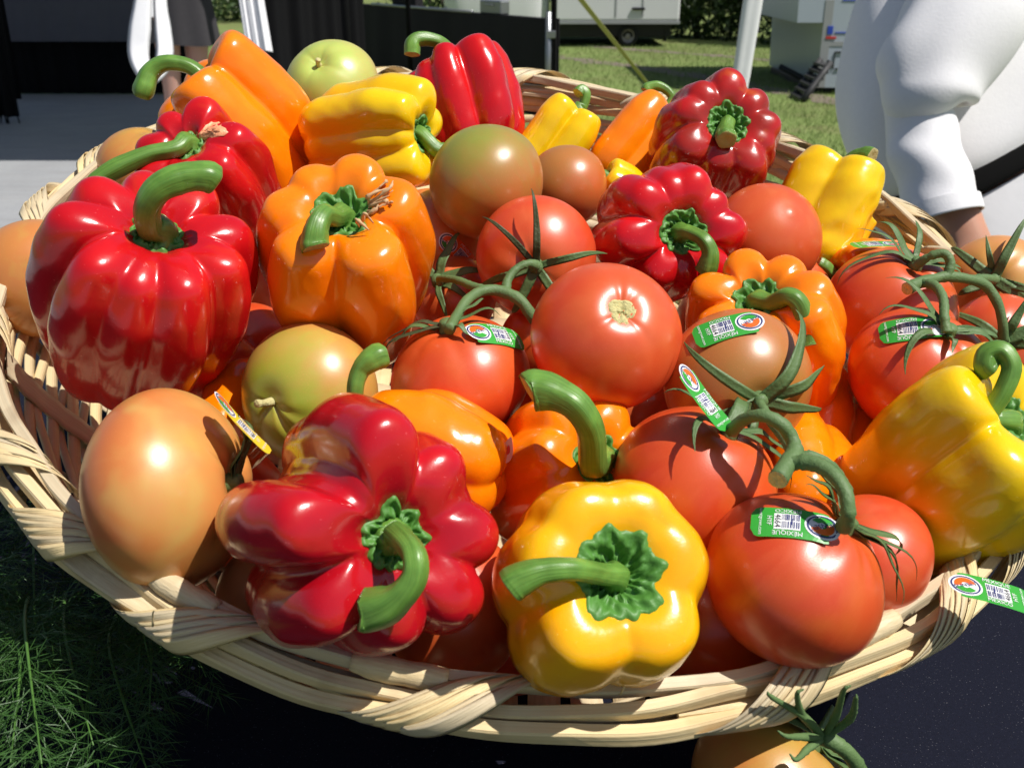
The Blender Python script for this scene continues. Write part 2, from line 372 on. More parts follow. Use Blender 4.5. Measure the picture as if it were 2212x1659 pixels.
# ------------------------------------------------------------------ the wicker basket
BC = np.array([.0064, .059, -.5478]); BA, BB = R(39.2), R(5.28)
bn = np.array([math.sin(BB), math.cos(BB) * math.cos(BA), math.cos(BB) * math.sin(BA)])
bu = np.array([math.cos(BB), -math.sin(BB) * math.cos(BA), -math.sin(BB) * math.sin(BA)]); bv = np.cross(bn, bu)
BM = frame(cw(BC), cdir(bu), cdir(bv), cdir(bn))
def rim_phi(px, py):
    r = np.array([(px - CX) / FPX, -(py - CY) / FPX, -1.]); q = r * ((BC @ bn) / (r @ bn)) - BC
    return math.atan2(q @ bv, q @ bu)
RIM = .267
def basket():
    rg = np.random.default_rng(21); b = empty('wicker_basket', BM); tag(b, 'large round bamboo basket holding the peppers and tomatoes', 'basket')
    n = 240; ph = np.linspace(0, 2 * np.pi, n, endpoint=False)
    def ring(name, rho, h, wr, wh, wobr, seed, mat, arc=None, k=4):
        g = np.random.default_rng(seed); f = ph if arc is None else np.linspace(arc[0], arc[1], 60)
        rr = rho + wobr * (np.sin(f * 7 + g.uniform(0, 6)) + .7 * np.sin(f * 13 + g.uniform(0, 6)) + .4 * np.sin(f * 29 + g.uniform(0, 6))) * .5
        hh = h + wobr * (np.sin(f * 5 + g.uniform(0, 6)) + .7 * np.sin(f * 11 + g.uniform(0, 6))) * .6
        # rounded rectangular section
        sec = np.array([(-1, -.7), (-1, .7), (-.75, 1), (.75, 1), (1, .7), (1, -.7), (.75, -1), (-.75, -1)])
        tw = .25 * np.sin(f * 6 + seed)
        P = np.zeros((len(f), 8, 3))
        for i, (a, c) in enumerate(sec):
            a2 = a * wr * np.cos(tw) - c * wh * np.sin(tw); c2 = a * wr * np.sin(tw) + c * wh * np.cos(tw)
            P[:, i] = np.stack([(rr + a2) * np.cos(f), (rr + a2) * np.sin(f), hh + c2], 1)
        if arc is not None:
            P = np.concatenate([np.repeat(P[:1].mean(1, keepdims=True), 8, 1), P, np.repeat(P[-1:].mean(1, keepdims=True), 8, 1)], 0)
        return link(name, grid(P, arc is None, True, False), mat, b)
    ring('rim_rod', RIM - .0055, .0034, .0025, .0030, .0022, 1, M['straw_rod'])
    ring('rim_rod', RIM + .0010, -.0002, .0024, .0030, .0022, 2, M['straw_rod'])
    ring('rim_rod', RIM + .0060, -.0062, .0026, .0034, .0020, 3, M['straw_rod'])
    ring('rim_rod', RIM - .0030, -.0075, .0024, .0030, .0018, 4, M['straw_rod'])
    for i in range(7):     # loose split ends lying along the rim
        a0 = rg.uniform(0, 6.28); ring('rim_splint', RIM - .003 + rg.uniform(-.003, .008), .004 - rg.uniform(0, .012), .0036, .0014, .001, 30 + i, M['straw'], (a0, a0 + rg.uniform(.25, .6)))
    # wall profile (rho, h): bowl
    def wall(t): return RIM - .004 - .075 * t ** 1.35, -.0105 - .1165 * t
    nst = 36; sphi = np.arange(nst) * 2 * np.pi / nst
    rows = 17
    for j in range(rows):
        t = (j + .3) / rows; rho, h = wall(t); f = np.linspace(0, 2 * np.pi, 400, endpoint=False)
        off = .0011 * np.cos(f * nst / 2 + (np.pi if j % 2 else 0)) + .0006 * np.sin(f * 9 + j)
        hh = h + .0016 * np.sin(f * 7 + j * 2.1) + .0012 * np.sin(f * 17 + j)
        w2, t2 = .0031 + .0006 * math.sin(j * 3), .0012
        tang = np.array([-.075 * 1.35 * max(t, .05) ** .35, -.105]); tang /= np.linalg.norm(tang); nor = np.array([-tang[1], tang[0]])
        P = np.zeros((400, 6, 3))
        for i, (a, c) in enumerate([(-1, -.5), (-1, .5), (0, 1), (1, .5), (1, -.5), (0, -1)]):
            rr = rho + off + a * w2 * tang[0] + c * t2 * nor[0]; z = hh + a * w2 * tang[1] + c * t2 * nor[1]
            P[:, i] = np.stack([rr * np.cos(f), rr * np.sin(f), z], 1)
        link('weaver', grid(P, True, True), M['straw'], b)
    for k, f0 in enumerate(sphi):
        wide = .0085 if k % 2 == 0 else .0045
        wide *= rg.uniform(.85, 1.15); ts = np.linspace(-.02, 1.02, 26); P = []
        lean = rg.normal() * .02
        for i, t in enumerate(ts):
            rho, h = wall(max(t, 0)); sgn = -1 if k % 6 == 2 else 1
            off = sgn * .0028 + .0004 * math.cos(math.pi * (t * rows - .3))
            f = f0 + lean * t; ww = wide * (1 - .25 * max(t, 0))
            for_ = []
            for a, c in [(-1, -1), (-.5, -1.3), (.5, -1.3), (1, -1), (1, 1), (-1, 1)]:
                rr = rho + off + c * .0006; dphi = a * ww / rho
                for_.append((rr * math.cos(f + dphi), rr * math.sin(f + dphi), h))
            P.append(for_)
        link('stake', grid(np.array(P), False, True), M['straw'], b)
    # woven floor
    for k in range(-8, 9):
        for ax in (0, 1):
            c = k * .021; L = math.sqrt(max(.19 ** 2 - c * c, .0004)); s = np.linspace(-L, L, 40)
            z = -.127 + .0022 * np.cos(s / .021 * math.pi + (k % 2) * math.pi + ax * math.pi)
            P = []
            for a, d in [(-1, -.0006), (1, -.0006), (1, .0006), (-1, .0006)]:
                q = np.full_like(s, c + a * .008); P.append(np.stack([s, q, z + d] if ax == 0 else [q, s, z + d], 1))
            link('floor_splint', grid(np.stack(P, 1), False, True), M['straw'], b)
    # spiral bindings round the rim, each a bundle of flat strips
    spots = [(20, 966), (150, 1150), (430, 1345), (960, 1500), (1690, 1490), (2040, 1335), (1165, 172), (1480, 240), (1712, 330), (1985, 490), (209, 345), (88, 450), (820, 160), (2205, 1200), (560, 190), (2185, 620), (-20, 640)]
    for q, (px, py) in enumerate(spots):
        f0 = rim_phi(px, py); ns = 6
        bd = empty('binding'); bd.parent = b
        lift0 = rg.uniform(.0, .0012)
        for i in range(ns):
            o = (i - ns / 2 + .5) * .0150 * rg.uniform(.75, 1.25); s = np.linspace(0, 1, 26); span = .27 + rg.normal() * .02
            psi = np.radians(-85 + 270 * s); f = f0 + (s - .5) * span + o
            ex, ey = .0098 + lift0 + .0003 * i, .0096 + lift0 + .0003 * (i % 2)
            wv = (.0060 + rg.normal() * .0005) * np.clip(np.minimum(s * 8 + .4, (1 - s) * 6 + .5), 0, 1)
            P = np.zeros((26, 6, 3))
            for j, (a, c) in enumerate([(-1, 0), (-.5, .6), (.5, .6), (1, 0), (.5, -.4), (-.5, -.4)]):
                ee = 1 + c * .028; rr = RIM - .0002 + ex * ee * np.cos(psi); hh = -.0022 + ey * ee * np.sin(psi)
                P[:, j] = np.stack([rr * np.cos(f + a * wv * .62 / RIM), rr * np.sin(f + a * wv * .62 / RIM), hh - a * .0016 * np.cos(psi)], 1)
            link('strip', grid(P, False, True), M['straw'], bd)
    for px, py, ln in ((868, 1452, .034), (395, 1308, .030), (1880, 1400, .03), (1500, 250, .03)):      # rounded starts of the bindings
        f0 = rim_phi(px, py); fs_ = np.linspace(f0 - ln / 2 / RIM, f0 + ln / 2 / RIM, 12); C = [((RIM - .004) * math.cos(f), (RIM - .004) * math.sin(f), .0050) for f in fs_]
        link('binding_end', tube(C, [.0034, .0046, .0047, .0043, .0047, .0038], n=20, k=14, rough=.012, seed=int(px)), M['straw'], b)
    # frayed fibres
    for i, (px, py, dx, dy) in enumerate([(1340, 1500, 35, -48), (330, 1352, 4, -34)]):
        p0 = at(px, py, .342); p1 = at(px + dx, py + dy, .336); mid = (p0 + p1) / 2 + np.array([0, 0, .002])
        link('fibre', tube(to_local(BM, [p0, mid, p1]), [.00045, .0002], n=8, k=5), M['straw'], b)
    return b
basket()

# ------------------------------------------------------------------ peppers
def aim(C3, h, cal, back=False):
    """unit axis (camera frame) that carries a fruit's stem end, h from its centre, to where the photo shows it"""
    az = .7
    for _ in range(40):
        dd = -C3[2] - az * h; off = np.array([(cal[0] - CX) / FPX * dd - C3[0], -(cal[1] - CY) / FPX * dd - C3[1]]) / h; L = np.linalg.norm(off)
        if L > .97: off *= .97 / L
        az = .5 * az + .5 * math.sqrt(1 - off @ off) * (-1 if back else 1)
    v = np.array([off[0], off[1], az]); return v / np.linalg.norm(v)
def axis_frame(a):
    a = a / np.linalg.norm(a); ref = np.array([1., 0, 0]) if abs(a[0]) < .82 else np.array([0, 1., 0])
    e1 = ref - a * (ref @ a); e1 /= np.linalg.norm(e1); return e1, np.cross(a, e1), a
def pepper_surface(W, H, lobes, cd, taper, dim, bdim, seed, twist=0., bend=(0, 0), shoulder=.62, mid=.85, rough=.02, nu=144, nv=84, width=1.0):
    rg = np.random.default_rng(seed)
    prof = np.array([(0, 1 - dim), (.10, 1 - dim * .98), (.22, 1 - dim * .72), (.36, 1 - .26 * dim), (shoulder * .88, .985), (shoulder + .16, .93), (.90, .74), (.985, .45), (1., .1),
                     (.5 + .5 * taper + .10 * (1 - taper), -.3), (taper * .98 + .03, -.62), (taper * .86, -.86), (taper * .58, -.985), (taper * .25, -1 + bdim * .45), (0, -1 + bdim)])
    pr = crom(prof, 400); s = np.r_[0, np.cumsum(np.linalg.norm(np.diff(pr, axis=0), axis=1))]; s /= s[-1]
    S = sines(rg, 6, 1.2, 3.2); S2 = sines(rg, 8, 3, 7)
    ang = np.radians([l[0] for l in lobes]); wt = np.array([l[1] for l in lobes]); tp = np.array([l[2] if len(l) > 2 else 0. for l in lobes])
    hd = math.pi / len(lobes)
    for a in np.arange(.30, .93, .01):
        if a * math.cos(hd) + math.sqrt(max((1 - a) ** 2 - (a * math.sin(hd)) ** 2, 0.0)) < 1 - cd: break
    def f(th, v):
        th, v = np.broadcast_arrays(np.asarray(th, float), np.asarray(v, float))
        rho = np.interp(v, s, pr[:, 0]); z = np.interp(v, s, pr[:, 1])
        d = th[..., None] - (ang + twist * (v[..., None] - .3))
        b = 1 - a; val = a * np.cos(d) + np.sqrt(np.clip(b * b - (a * np.sin(d)) ** 2, 0.0004, None)); val = np.clip(val, .02, None) * wt
        val = np.where(np.cos(d) < 0, .02, val)
        k = 22.; L = (val ** k).sum(-1) ** (1 / k)
        wgt = val ** 10; wgt /= wgt.sum(-1, keepdims=True); top = (wgt * tp).sum(-1)
        m = np.interp(v, [0, .06, .2, .34, .55, .8, 1], [.35, .7, 1.08, 1.0, mid, 1.0, .7])
        Lm = .86 + (L - .86) * m
        sh = np.exp(-((v - .24) / .12) ** 2); bo = np.exp(-((v - .9) / .09) ** 2)
        zz = z + sh * (.42 * (L - .9) + top) - bo * .30 * (L - .9) 
        x = rho * Lm * np.cos(th) * width; y = rho * Lm * np.sin(th)
        P = np.stack([x, y, zz], -1)
        g = 1 + rough * wob(P * 2, S) * 1.5 + rough * .55 * wob(P * 2, S2)
        P[..., :2] *= g[..., None]; 
        P[..., 0] += bend[0] * (P[..., 2] ** 2 - .3); P[..., 1] += bend[1] * (P[..., 2] ** 2 - .3)
        P[..., 0] *= W; P[..., 1] *= W; P[..., 2] *= H
        return P
    return f
PEP = {}
def pepper(name, label, mat, c, d, W, H, cal=None, axis=None, back=False, lobes=(), cd=.24, taper=.8, dim=.30, bdim=.2, seed=1, twist=0., bend=(0, 0),
           stem=None, sr=.0062, tip=1.5, cal_r=.36, cal_pts=6, shoulder=.62, mid=.85, rough=.03, cutmat='cut', width=1.0, flesh=None, dry=False, crown=True, group=None):
    """c: photo pixel of the centre, d: its depth in metres, W/H half width and half length, cal: photo pixel of the stem end"""
    C3 = np.array([(c[0] - CX) / FPX * d, -(c[1] - CY) / FPX * d, -d])
    if axis is None:
        axis = aim(C3, H * (1 - dim), cal, back)
    e1, e2, e3 = axis_frame(np.asarray(axis, float)); m = frame(cw(C3), cdir(e1), cdir(e2), cdir(e3))
    root = empty(name, m); tag(root, label, 'bell pepper', group or 'bell peppers heaped in the basket')
    f = pepper_surface(W, H, lobes, cd, taper, dim, bdim, seed, twist, bend, shoulder, mid, rough, width=width)
    nu, nv = 144, 84; th = np.linspace(0, 2 * np.pi, nu, endpoint=False)[:, None]; v = (np.linspace(0, 1, nv) ** 1.0)[None]
    P = f(th, v); body = link('body', grid(P, True, False), mat, root)
    PEP[name + str(c)] = (root, m, P)
    rg = np.random.default_rng(seed + 100)
    # wrinkled calyx lying in the hollow round the stem
    if crown:
        nc, nq = 96, 22; th = np.linspace(0, 2 * np.pi, nc, endpoint=False); q = np.linspace(0, 1, nq)
        edge = .56 * cal_r * (1 + .07 * np.cos(cal_pts * th + rg.uniform(0, 6)) + .025 * np.cos((2 * cal_pts + 1) * th + rg.uniform(0, 6)) + .012 * rg.normal(size=nc))
        vv = edge[:, None] * .46 * q[None]; P0 = f(th[:, None], vv)
        wr = (.0010 * np.abs(np.sin(th[:, None] * cal_pts * 1.5 + 2 * q[None])) + .0005 * np.sin(th[:, None] * 17 + 9 * q[None]) + .0010 * np.sin(th[:, None] * 9 - 14 * q[None]) + .0002 * rg.normal(size=(nc, nq))) * (4 * q[None] * (1 - q[None])) ** .8
        lift = .0012 + np.maximum(wr, -.0006); lift = lift * np.clip((1 - q[None]) * 8, 0, 1) ** .5 - .0008 * (q[None] > .97)
        rad = P0.copy(); rad[..., 2] = 0; rl = np.linalg.norm(rad, axis=-1, keepdims=True) + 1e-6
        slope = .25; Pn = P0 + (np.array([0, 0, 1.]) - slope * rad / rl) * (lift[..., None] * W / .042)
        link('calyx', grid(Pn, True, False), M['calyx'], root)
    top = f(0., 0.)
    if stem:
        base = np.array(m @ Vector(top)); dbase = -np.dot(base - EYE, BACK)*-1
        dbase = float(-(base - EYE) @ BACK)
        pts = [base - cdir(e3) * .002, base + cdir(e3) * .006] + [at(px, py, dbase + dd) for px, py, dd in stem]
        L = to_local(m, pts); n = 40
        rad = [sr * 2.0, sr * 1.45, sr * 1.02, sr * .95, sr * .95, sr * 1.0, sr * 1.1, sr * tip * .92, sr * tip, sr * tip * .97]
        P = tube_pts(L, rad, n=n, k=24, ridge=5, ramp=.055, rough=.007, seed=seed, cap=False)
        o = link('stem', grid(P, False, True), M['stem'], root)
        E = P[-1]; c0 = E.mean(0); tdir = crom(L, n)[-1] - crom(L, n)[-2]; tdir /= np.linalg.norm(tdir)
        rings = [E, c0 + (E - c0) * .9 + tdir * sr * .10, c0 + (E - c0) * .55 + tdir * sr * .03, np.repeat(c0[None], len(E), 0) - tdir * sr * .1]
        link('cut_end', grid(np.stack(rings), False, True), M[cutmat], o)
    if flesh:
        fx, fy = flesh; n = 16; rr = np.linspace(0, 1, 8); tt = np.linspace(0, 2 * np.pi, n, endpoint=False)
        bv_ = BVHTree.FromPolygons([tuple(x) for x in P_world(m, f)], quad_list(nu, nv)); ray0 = EYE; pts = []
        for a_ in tt:
            row = []
            for r_ in rr:
                jj = 1 + .25 * math.sin(3 * a_) + .12 * rg.normal()
                dirv = at(fx + 34 * r_ * jj * math.cos(a_), fy + 17 * r_ * jj * math.sin(a_) - 6 * math.cos(a_) * r_, 1.) - EYE
                hit = bv_.ray_cast(Vector(EYE), Vector(dirv).normalized())
                p = np.array(hit[0]) if hit[0] is not None else at(fx, fy, d - .03)
                row.append(p - dirv / np.linalg.norm(dirv) * (.0010 * (1 - r_ ** 4) + .0008 * rg.normal() * (1 - r_)))
            pts.append(row)
        link('broken_patch', grid(to_local(m, np.array(pts)), True, False), M['flesh'], root)
    if dry:
        for i in range(10):
            a_ = rg.uniform(-1.0, .8); q0 = f(a_, .10); q1 = f(a_ + rg.normal() * .12, .17 + .02 * rg.normal())
            q0 = q0 + np.array([0, 0, .002]); q1 = q1 + np.array([0, 0, .0025]); md = (q0 + q1) / 2 + rg.normal(size=3) * .003 + [0, 0, .002]
            link('dry_fibre', tube([q0, md, q1], [.0006, .0009, .0002], n=12, k=5, rough=.3, seed=i), M['dry'], root)
    return root, m, f
def P_world(m, f, nu=144, nv=84):
    th = np.linspace(0, 2 * np.pi, nu, endpoint=False)[:, None]; v = np.linspace(0, 1, nv)[None]; P = f(th, v).reshape(-1, 3)
    A = np.array(m); return P @ A[:3, :3].T + A[:3, 3]
def quad_list(nu, nv): return [tuple(int(i) for i in q) for q in grid_faces(nu, nv, True, False)]

def ring_lobes(n, rot=0, j=.0, seed=0, top=.0):
    rg = np.random.default_rng(seed)
    return [(rot + i * 360 / n + rg.normal() * j * 360 / n, 1 - .06 * abs(rg.normal()) , top * rg.normal()) for i in range(n)]

pepper('red_bell_pepper', 'big ribbed red bell pepper at left with thick stem arching up to the right', M['red'], (308, 655), .450, .0478, .048, cal=(335, 522),
       lobes=[(22, 1, .02), (68, .95, .06), (112, .95, 0), (152, .98, -.02), (195, 1, .02), (240, 1.02, 0), (270, .94, -.04), (303, 1.02, 0), (342, 1.02, .03)], taper=0.80, dim=.20, seed=3, cd=.20,
       stem=[(322, 490, -.010), (318, 450, -.018), (345, 408, -.022), (398, 386, -.020), (445, 383, -.018), (461, 391, -.016)], sr=.0056, tip=1.15, cal_r=.30, bend=(0, .05))
pepper('red_bell_pepper', 'red bell pepper with broken pale patch and long stem reaching left over the rim', M['red'], (455, 415), .555, .0390, .042, cal=(408, 326),
       lobes=[(10, 1, 0), (75, .95, .08), (125, .85, .05), (170, .9, -.05), (225, .95, 0), (275, 1, .02), (325, .98, 0)], taper=0.88, dim=.22, seed=5,
       stem=[(380, 322, -.010), (320, 335, -.014), (250, 365, -.018), (210, 392, -.020), (197, 425, -.020)], sr=.0046, tip=1.05, flesh=(457, 284), cal_r=.30)
pepper('orange_bell_pepper', 'tall lobed orange bell pepper at back left with curved stem over the woman\'s legs', M['orange'], (545, 300), .611, .0430, .048, cal=(455, 200),
       lobes=[(18, .98, .18), (112, .9, .02), (195, .95, -.02), (287, 1.04, .16)], taper=0.83, dim=.25, seed=8, cd=.34,
       stem=[(430, 160, -.004), (400, 142, -.006), (355, 138, -.008), (325, 158, -.008), (312, 190, -.008), (308, 203, -.006)], sr=.0046, tip=1.35, crown=True)
pepper('yellow_bell_pepper', 'yellow bell pepper lying on its side at back with stem end facing right', M['yellow'], (808, 304), .592, .0375, .0400, axis=(.86, -.02, .50),
       lobes=[(0, 1, .0), (-52, .85, -.05), (62, .95, .05), (108, .75, .0), (160, .98, .05), (235, .95, 0)], taper=0.94, dim=.30, seed=12,
       stem=[(940, 320, -.004), (960, 328, -.002), (985, 335, .004)], sr=.0044, tip=1.2, cal_r=.40)
pepper('red_bell_pepper', 'red bell pepper standing at the far rim before the black draped table', M['red'], (1000, 232), .674, .0415, .0370, axis=(-.26, .94, .02),
       lobes=[(5, 1.0, .02), (60, .95, 0), (115, .9, 0), (180, .95, -.16), (225, .86, -.10), (262, .86, .06), (312, 1.02, .0)], taper=0.88, dim=.28, seed=14,
       stem=[(972, 112, -.006), (950, 92, -.012), (915, 84, -.016), (893, 92, -.018), (890, 118, -.018)], sr=.0042, tip=1.25)
pepper('yellow_bell_pepper', 'small yellow bell pepper before the far wicker wall with a thin hooked stem', M['yellow'], (1200, 310), .680, .0235, .0300, axis=(.50, .70, .10),
       lobes=ring_lobes(4, 30, .1, 3, .06), taper=1.05, dim=.20, seed=16,
       stem=[(1250, 250, 0), (1262, 225, 0), (1265, 205, 0), (1256, 196, .0), (1249, 203, -.001)], sr=.0034, tip=1.25)
pepper('orange_bell_pepper', 'orange bell pepper half hidden behind the dark red pepper near the far rim', M['orange'], (1372, 318), .690, .0275, .0370, axis=(.60, .75, -.1),
       lobes=ring_lobes(4, 60, .1, 4, .05), taper=0.93, dim=.2, seed=18,
       stem=[(1452, 212, 0), (1440, 195, 0), (1420, 186, 0), (1400, 190, 0), (1396, 197, 0)], sr=.0031, tip=1.25)
pepper('red_brown_bell_pepper', 'many ribbed red pepper turning brown below, stem pointing at the viewer', M['red_brown'], (1536, 318), .633, .0415, .040, cal=(1566, 275),
       lobes=[(0, .95), (40, .9), (85, 1.0), (128, .92), (163, .95), (212, 1.06), (258, .92), (298, 1.05), (332, .92)], taper=0.88, dim=.26, seed=20, cd=.14,
       stem=[(1567, 284, -.012), (1569, 303, -.018)], sr=.0046, tip=1.35, cutmat='cut_green', cal_r=.44, cal_pts=8)
pepper('red_bell_pepper', 'bright red bell pepper at the middle of the heap, stem curling down to the right', M['red'], (1430, 518), .535, .0400, .037, cal=(1466, 505),
       lobes=[(5, 1.0), (40, .9), (75, .98), (103, .9), (140, 1.02), (188, 1.05), (240, .92), (275, .84), (315, .95)], taper=0.88, dim=.28, seed=22, cd=.15,
       stem=[(1490, 503, -.010), (1520, 518, -.016), (1534, 545, -.016), (1530, 572, -.014), (1522, 588, -.012)], sr=.0037, tip=1.4, cutmat='cut_green', cal_r=.42, cal_pts=7)
pepper('yellow_bell_pepper', 'yellow bell pepper at right rim before the white shirted arm, cut stem pointing right', M['yellow'], (1775, 466), .614, .0350, .034, axis=(.40, .80, .10),
       lobes=[(0, .92, -.55), (100, .9, -.2), (200, .95, .05), (285, 1.02, .10)], taper=1.0, dim=.22, seed=26, cd=.30, 
       stem=[(1835, 345, -.002), (1852, 335, -.006), (1872, 334, -.010), (1885, 338, -.013)], sr=.0034, tip=1.5, crown=True)
pepper('orange_bell_pepper', 'large orange bell pepper left of centre with brown dried calyx fibres', M['orange'], (750, 586), .471, .0430, .045, cal=(738, 485),
       lobes=[(20, .98, .05), (75, .90, .12), (128, .88, .05), (175, .95, -.02), (235, 1.0, 0), (305, 1.04, .02)], taper=0.86, dim=.26, seed=28, cd=.20,
       stem=[(722, 470, -.014), (700, 465, -.022), (685, 490, -.026), (680, 525, -.026), (682, 535, -.026)], sr=.0045, tip=1.35, cal_r=.44, dry=True)
pepper('orange_bell_pepper', 'lobed orange bell pepper behind the brown stickered tomato, stem arching down right', M['orange'], (1648, 762), .493, .0400, .040, cal=(1640, 672),
       lobes=[(5, 1.0, 0), (48, .92, .05), (95, .98, .08), (148, .98, .04), (205, .95, 0), (270, .9, 0), (325, 1.02, 0)], taper=0.83, dim=.30, seed=32,
       stem=[(1668, 655, -.012), (1700, 640, -.020), (1725, 655, -.022), (1738, 700, -.020), (1742, 738, -.018), (1744, 748, -.018)], sr=.0043, tip=1.15, cal_r=.46)
pepper('red_bell_pepper', 'glossy crimson pepper at front left, deeply lobed, stem hooked back to the left', M['crimson'], (762, 1152), .352, .0455, .0430, cal=(842, 1160),
       lobes=[(28, .80, .02), (52, .90, .05), (100, 1.06, .12), (172, 1.04, .08), (228, .98, 0), (275, .92, 0), (318, .98, .04), (0, .95, .04)], taper=0.88, dim=.20, seed=36, cd=.23, rough=.035,
       stem=[(858, 1155, -.010), (893, 1195, -.022), (893, 1250, -.024), (850, 1300, -.022), (800, 1318, -.018), (782, 1318, -.018)], sr=.0040, tip=1.7, cutmat='cut_green', cal_r=.33, cal_pts=7)
pepper('orange_bell_pepper', 'orange pepper tucked behind the crimson front pepper, its stem sticking up left', M['orange'], (948, 992), .412, .0315, .0285, axis=(-.93, .22, -.28),
       lobes=[(32, .92, .0), (-55, 1.06, 0), (125, .9, 0), (-140, .96, 0)], bdim=.04, taper=0.80, dim=.25, seed=40,
       stem=[(775, 880, -.018), (768, 840, -.022), (780, 800, -.022), (808, 775, -.022), (826, 768, -.020)], sr=.0034, tip=1.55, cutmat='cut_green')
pepper('orange_bell_pepper', 'shaded orange pepper at front centre with tall thick stem leaning left', M['orange'], (1220, 1030), .436, .0360, .034, cal=(1275, 1000),
       lobes=[(15, 1.0, 0), (70, .95, 0), (130, 1.0, 0), (180, .98, .02), (225, 1.0, .04), (290, .95, 0)], taper=0.88, dim=.30, seed=42,
       stem=[(1280, 1000, -.022), (1275, 930, -.034), (1245, 878, -.038), (1200, 852, -.036), (1160, 845, -.034), (1148, 850, -.034)], sr=.0057, tip=1.45, cutmat='cut_green', cal_r=.46)
pepper('yellow_bell_pepper', 'yellow bell pepper at front centre facing the viewer, stem lying out to the left', M['gold'], (1275, 1276), .357, .0385, .037, cal=(1318, 1250),
       lobes=[(20, 1.0, .02), (66, 1.0, .04), (116, .98, .06), (170, .95, .03), (240, 1.03, .02), (312, 1.0, .02)], taper=0.86, dim=.30, seed=46, cd=.13,
       stem=[(1300, 1240, -.012), (1240, 1230, -.022), (1170, 1235, -.024), (1120, 1255, -.024), (1102, 1268, -.024)], sr=.0037, tip=1.5, cutmat='cut_green', cal_r=.56, cal_pts=8)
pepper('yellow_bell_pepper', 'large yellow bell pepper at the right rim with a tall curled stem', M['yellow'], (2038, 1030), .428, .0425, .047, cal=(2158, 930),
       lobes=[(15, .95, .0), (95, 1.0, .10), (170, .98, .08), (250, 1.0, .02), (310, 1.0, -.02)], taper=0.86, dim=.28, seed=50, mid=.75,
       stem=[(2135, 900, -.010), (2165, 850, -.014), (2185, 795, -.014), (2165, 760, -.012), (2135, 765, -.010), (2130, 790, -.010), (2140, 800, -.010)], sr=.0038, tip=1.25, cutmat='cut_green', cal_r=.42)
pepper('orange_bell_pepper', 'shaded orange pepper deep between the brown tomato and the yellow pepper', M['orange'], (1765, 945), .505, .031, .034, axis=(.2, .6, -.5), lobes=ring_lobes(4, 10, .1, 9, .04), seed=54)
pepper('orange_bell_pepper', 'orange pepper under a green sticker at the right, short stem to its left', M['orange'], (1885, 595), .592, .0260, .028, axis=(-.75, -.1, .3), lobes=ring_lobes(4, 45, .1, 10, .04), seed=56,
       stem=[(1785, 578, -.004), (1768, 568, -.004)], sr=.0034, tip=1.2)
pepper('yellow_bell_pepper', 'yellow pepper sunk behind the bright red one, only its stem stub showing', M['yellow'], (1352, 424), .612, .0180, .020, axis=(-.6, .45, .3), lobes=ring_lobes(4, 20, .1, 12, .04), seed=58,
       stem=[(1330, 402, -.004), (1312, 408, -.008)], sr=.0040, tip=1.35)
pepper('orange_bell_pepper', 'orange pepper mostly hidden under the vine joint beside the front tomatoes', M['orange'], (1720, 1040), .455, .029, .030, axis=(.1, .4, -.6), lobes=ring_lobes(4, 70, .1, 13, .04), seed=60)
pepper('orange_bell_pepper', 'sliver of an orange pepper showing above the big tan tomato', M['orange'], (520, 905), .475, .025, .028, axis=(.1, .4, -.6), lobes=ring_lobes(4, 70, .1, 14, .04), seed=62)

# ------------------------------------------------------------------ tomatoes
TOM = {}
def tomato_surface(rx, rz, seed, ribs=.05, dim=.13, lump=.028):
    rg = np.random.default_rng(seed); S = sines(rg, 6, .8, 2.0); ga = np.sort(rg.uniform(0, 6.28, 5)); gw = rg.uniform(.5, 1, 5)
    def f(th, v):
        th, v = np.broadcast_arrays(np.asarray(th, float), np.asarray(v, float)); ph = v * np.pi
        rho = np.sin(ph) * (1 + .04 * np.sin(ph) ** 2); z = np.cos(ph)
        z = np.sign(z) * np.abs(z) ** 1.05
        rb = np.exp(-((v - .10) / .17) ** 2) * sum(w_ * np.exp(-(np.angle(np.exp(1j * (th - a_))) / .20) ** 2) for a_, w_ in zip(ga, gw))
        k = 1 - ribs * rb
        P = np.stack([rho * k * np.cos(th), rho * k * np.sin(th), z - dim * np.exp(-(rho / .26) ** 2) * (v < .5) - ribs * rb * .8 - .03 * np.exp(-(rho / .12) ** 2) * (v > .5)], -1)
        P *= (1 + lump * wob(P, S))[..., None]
        return P * np.array([rx, rx, rz])
    return f
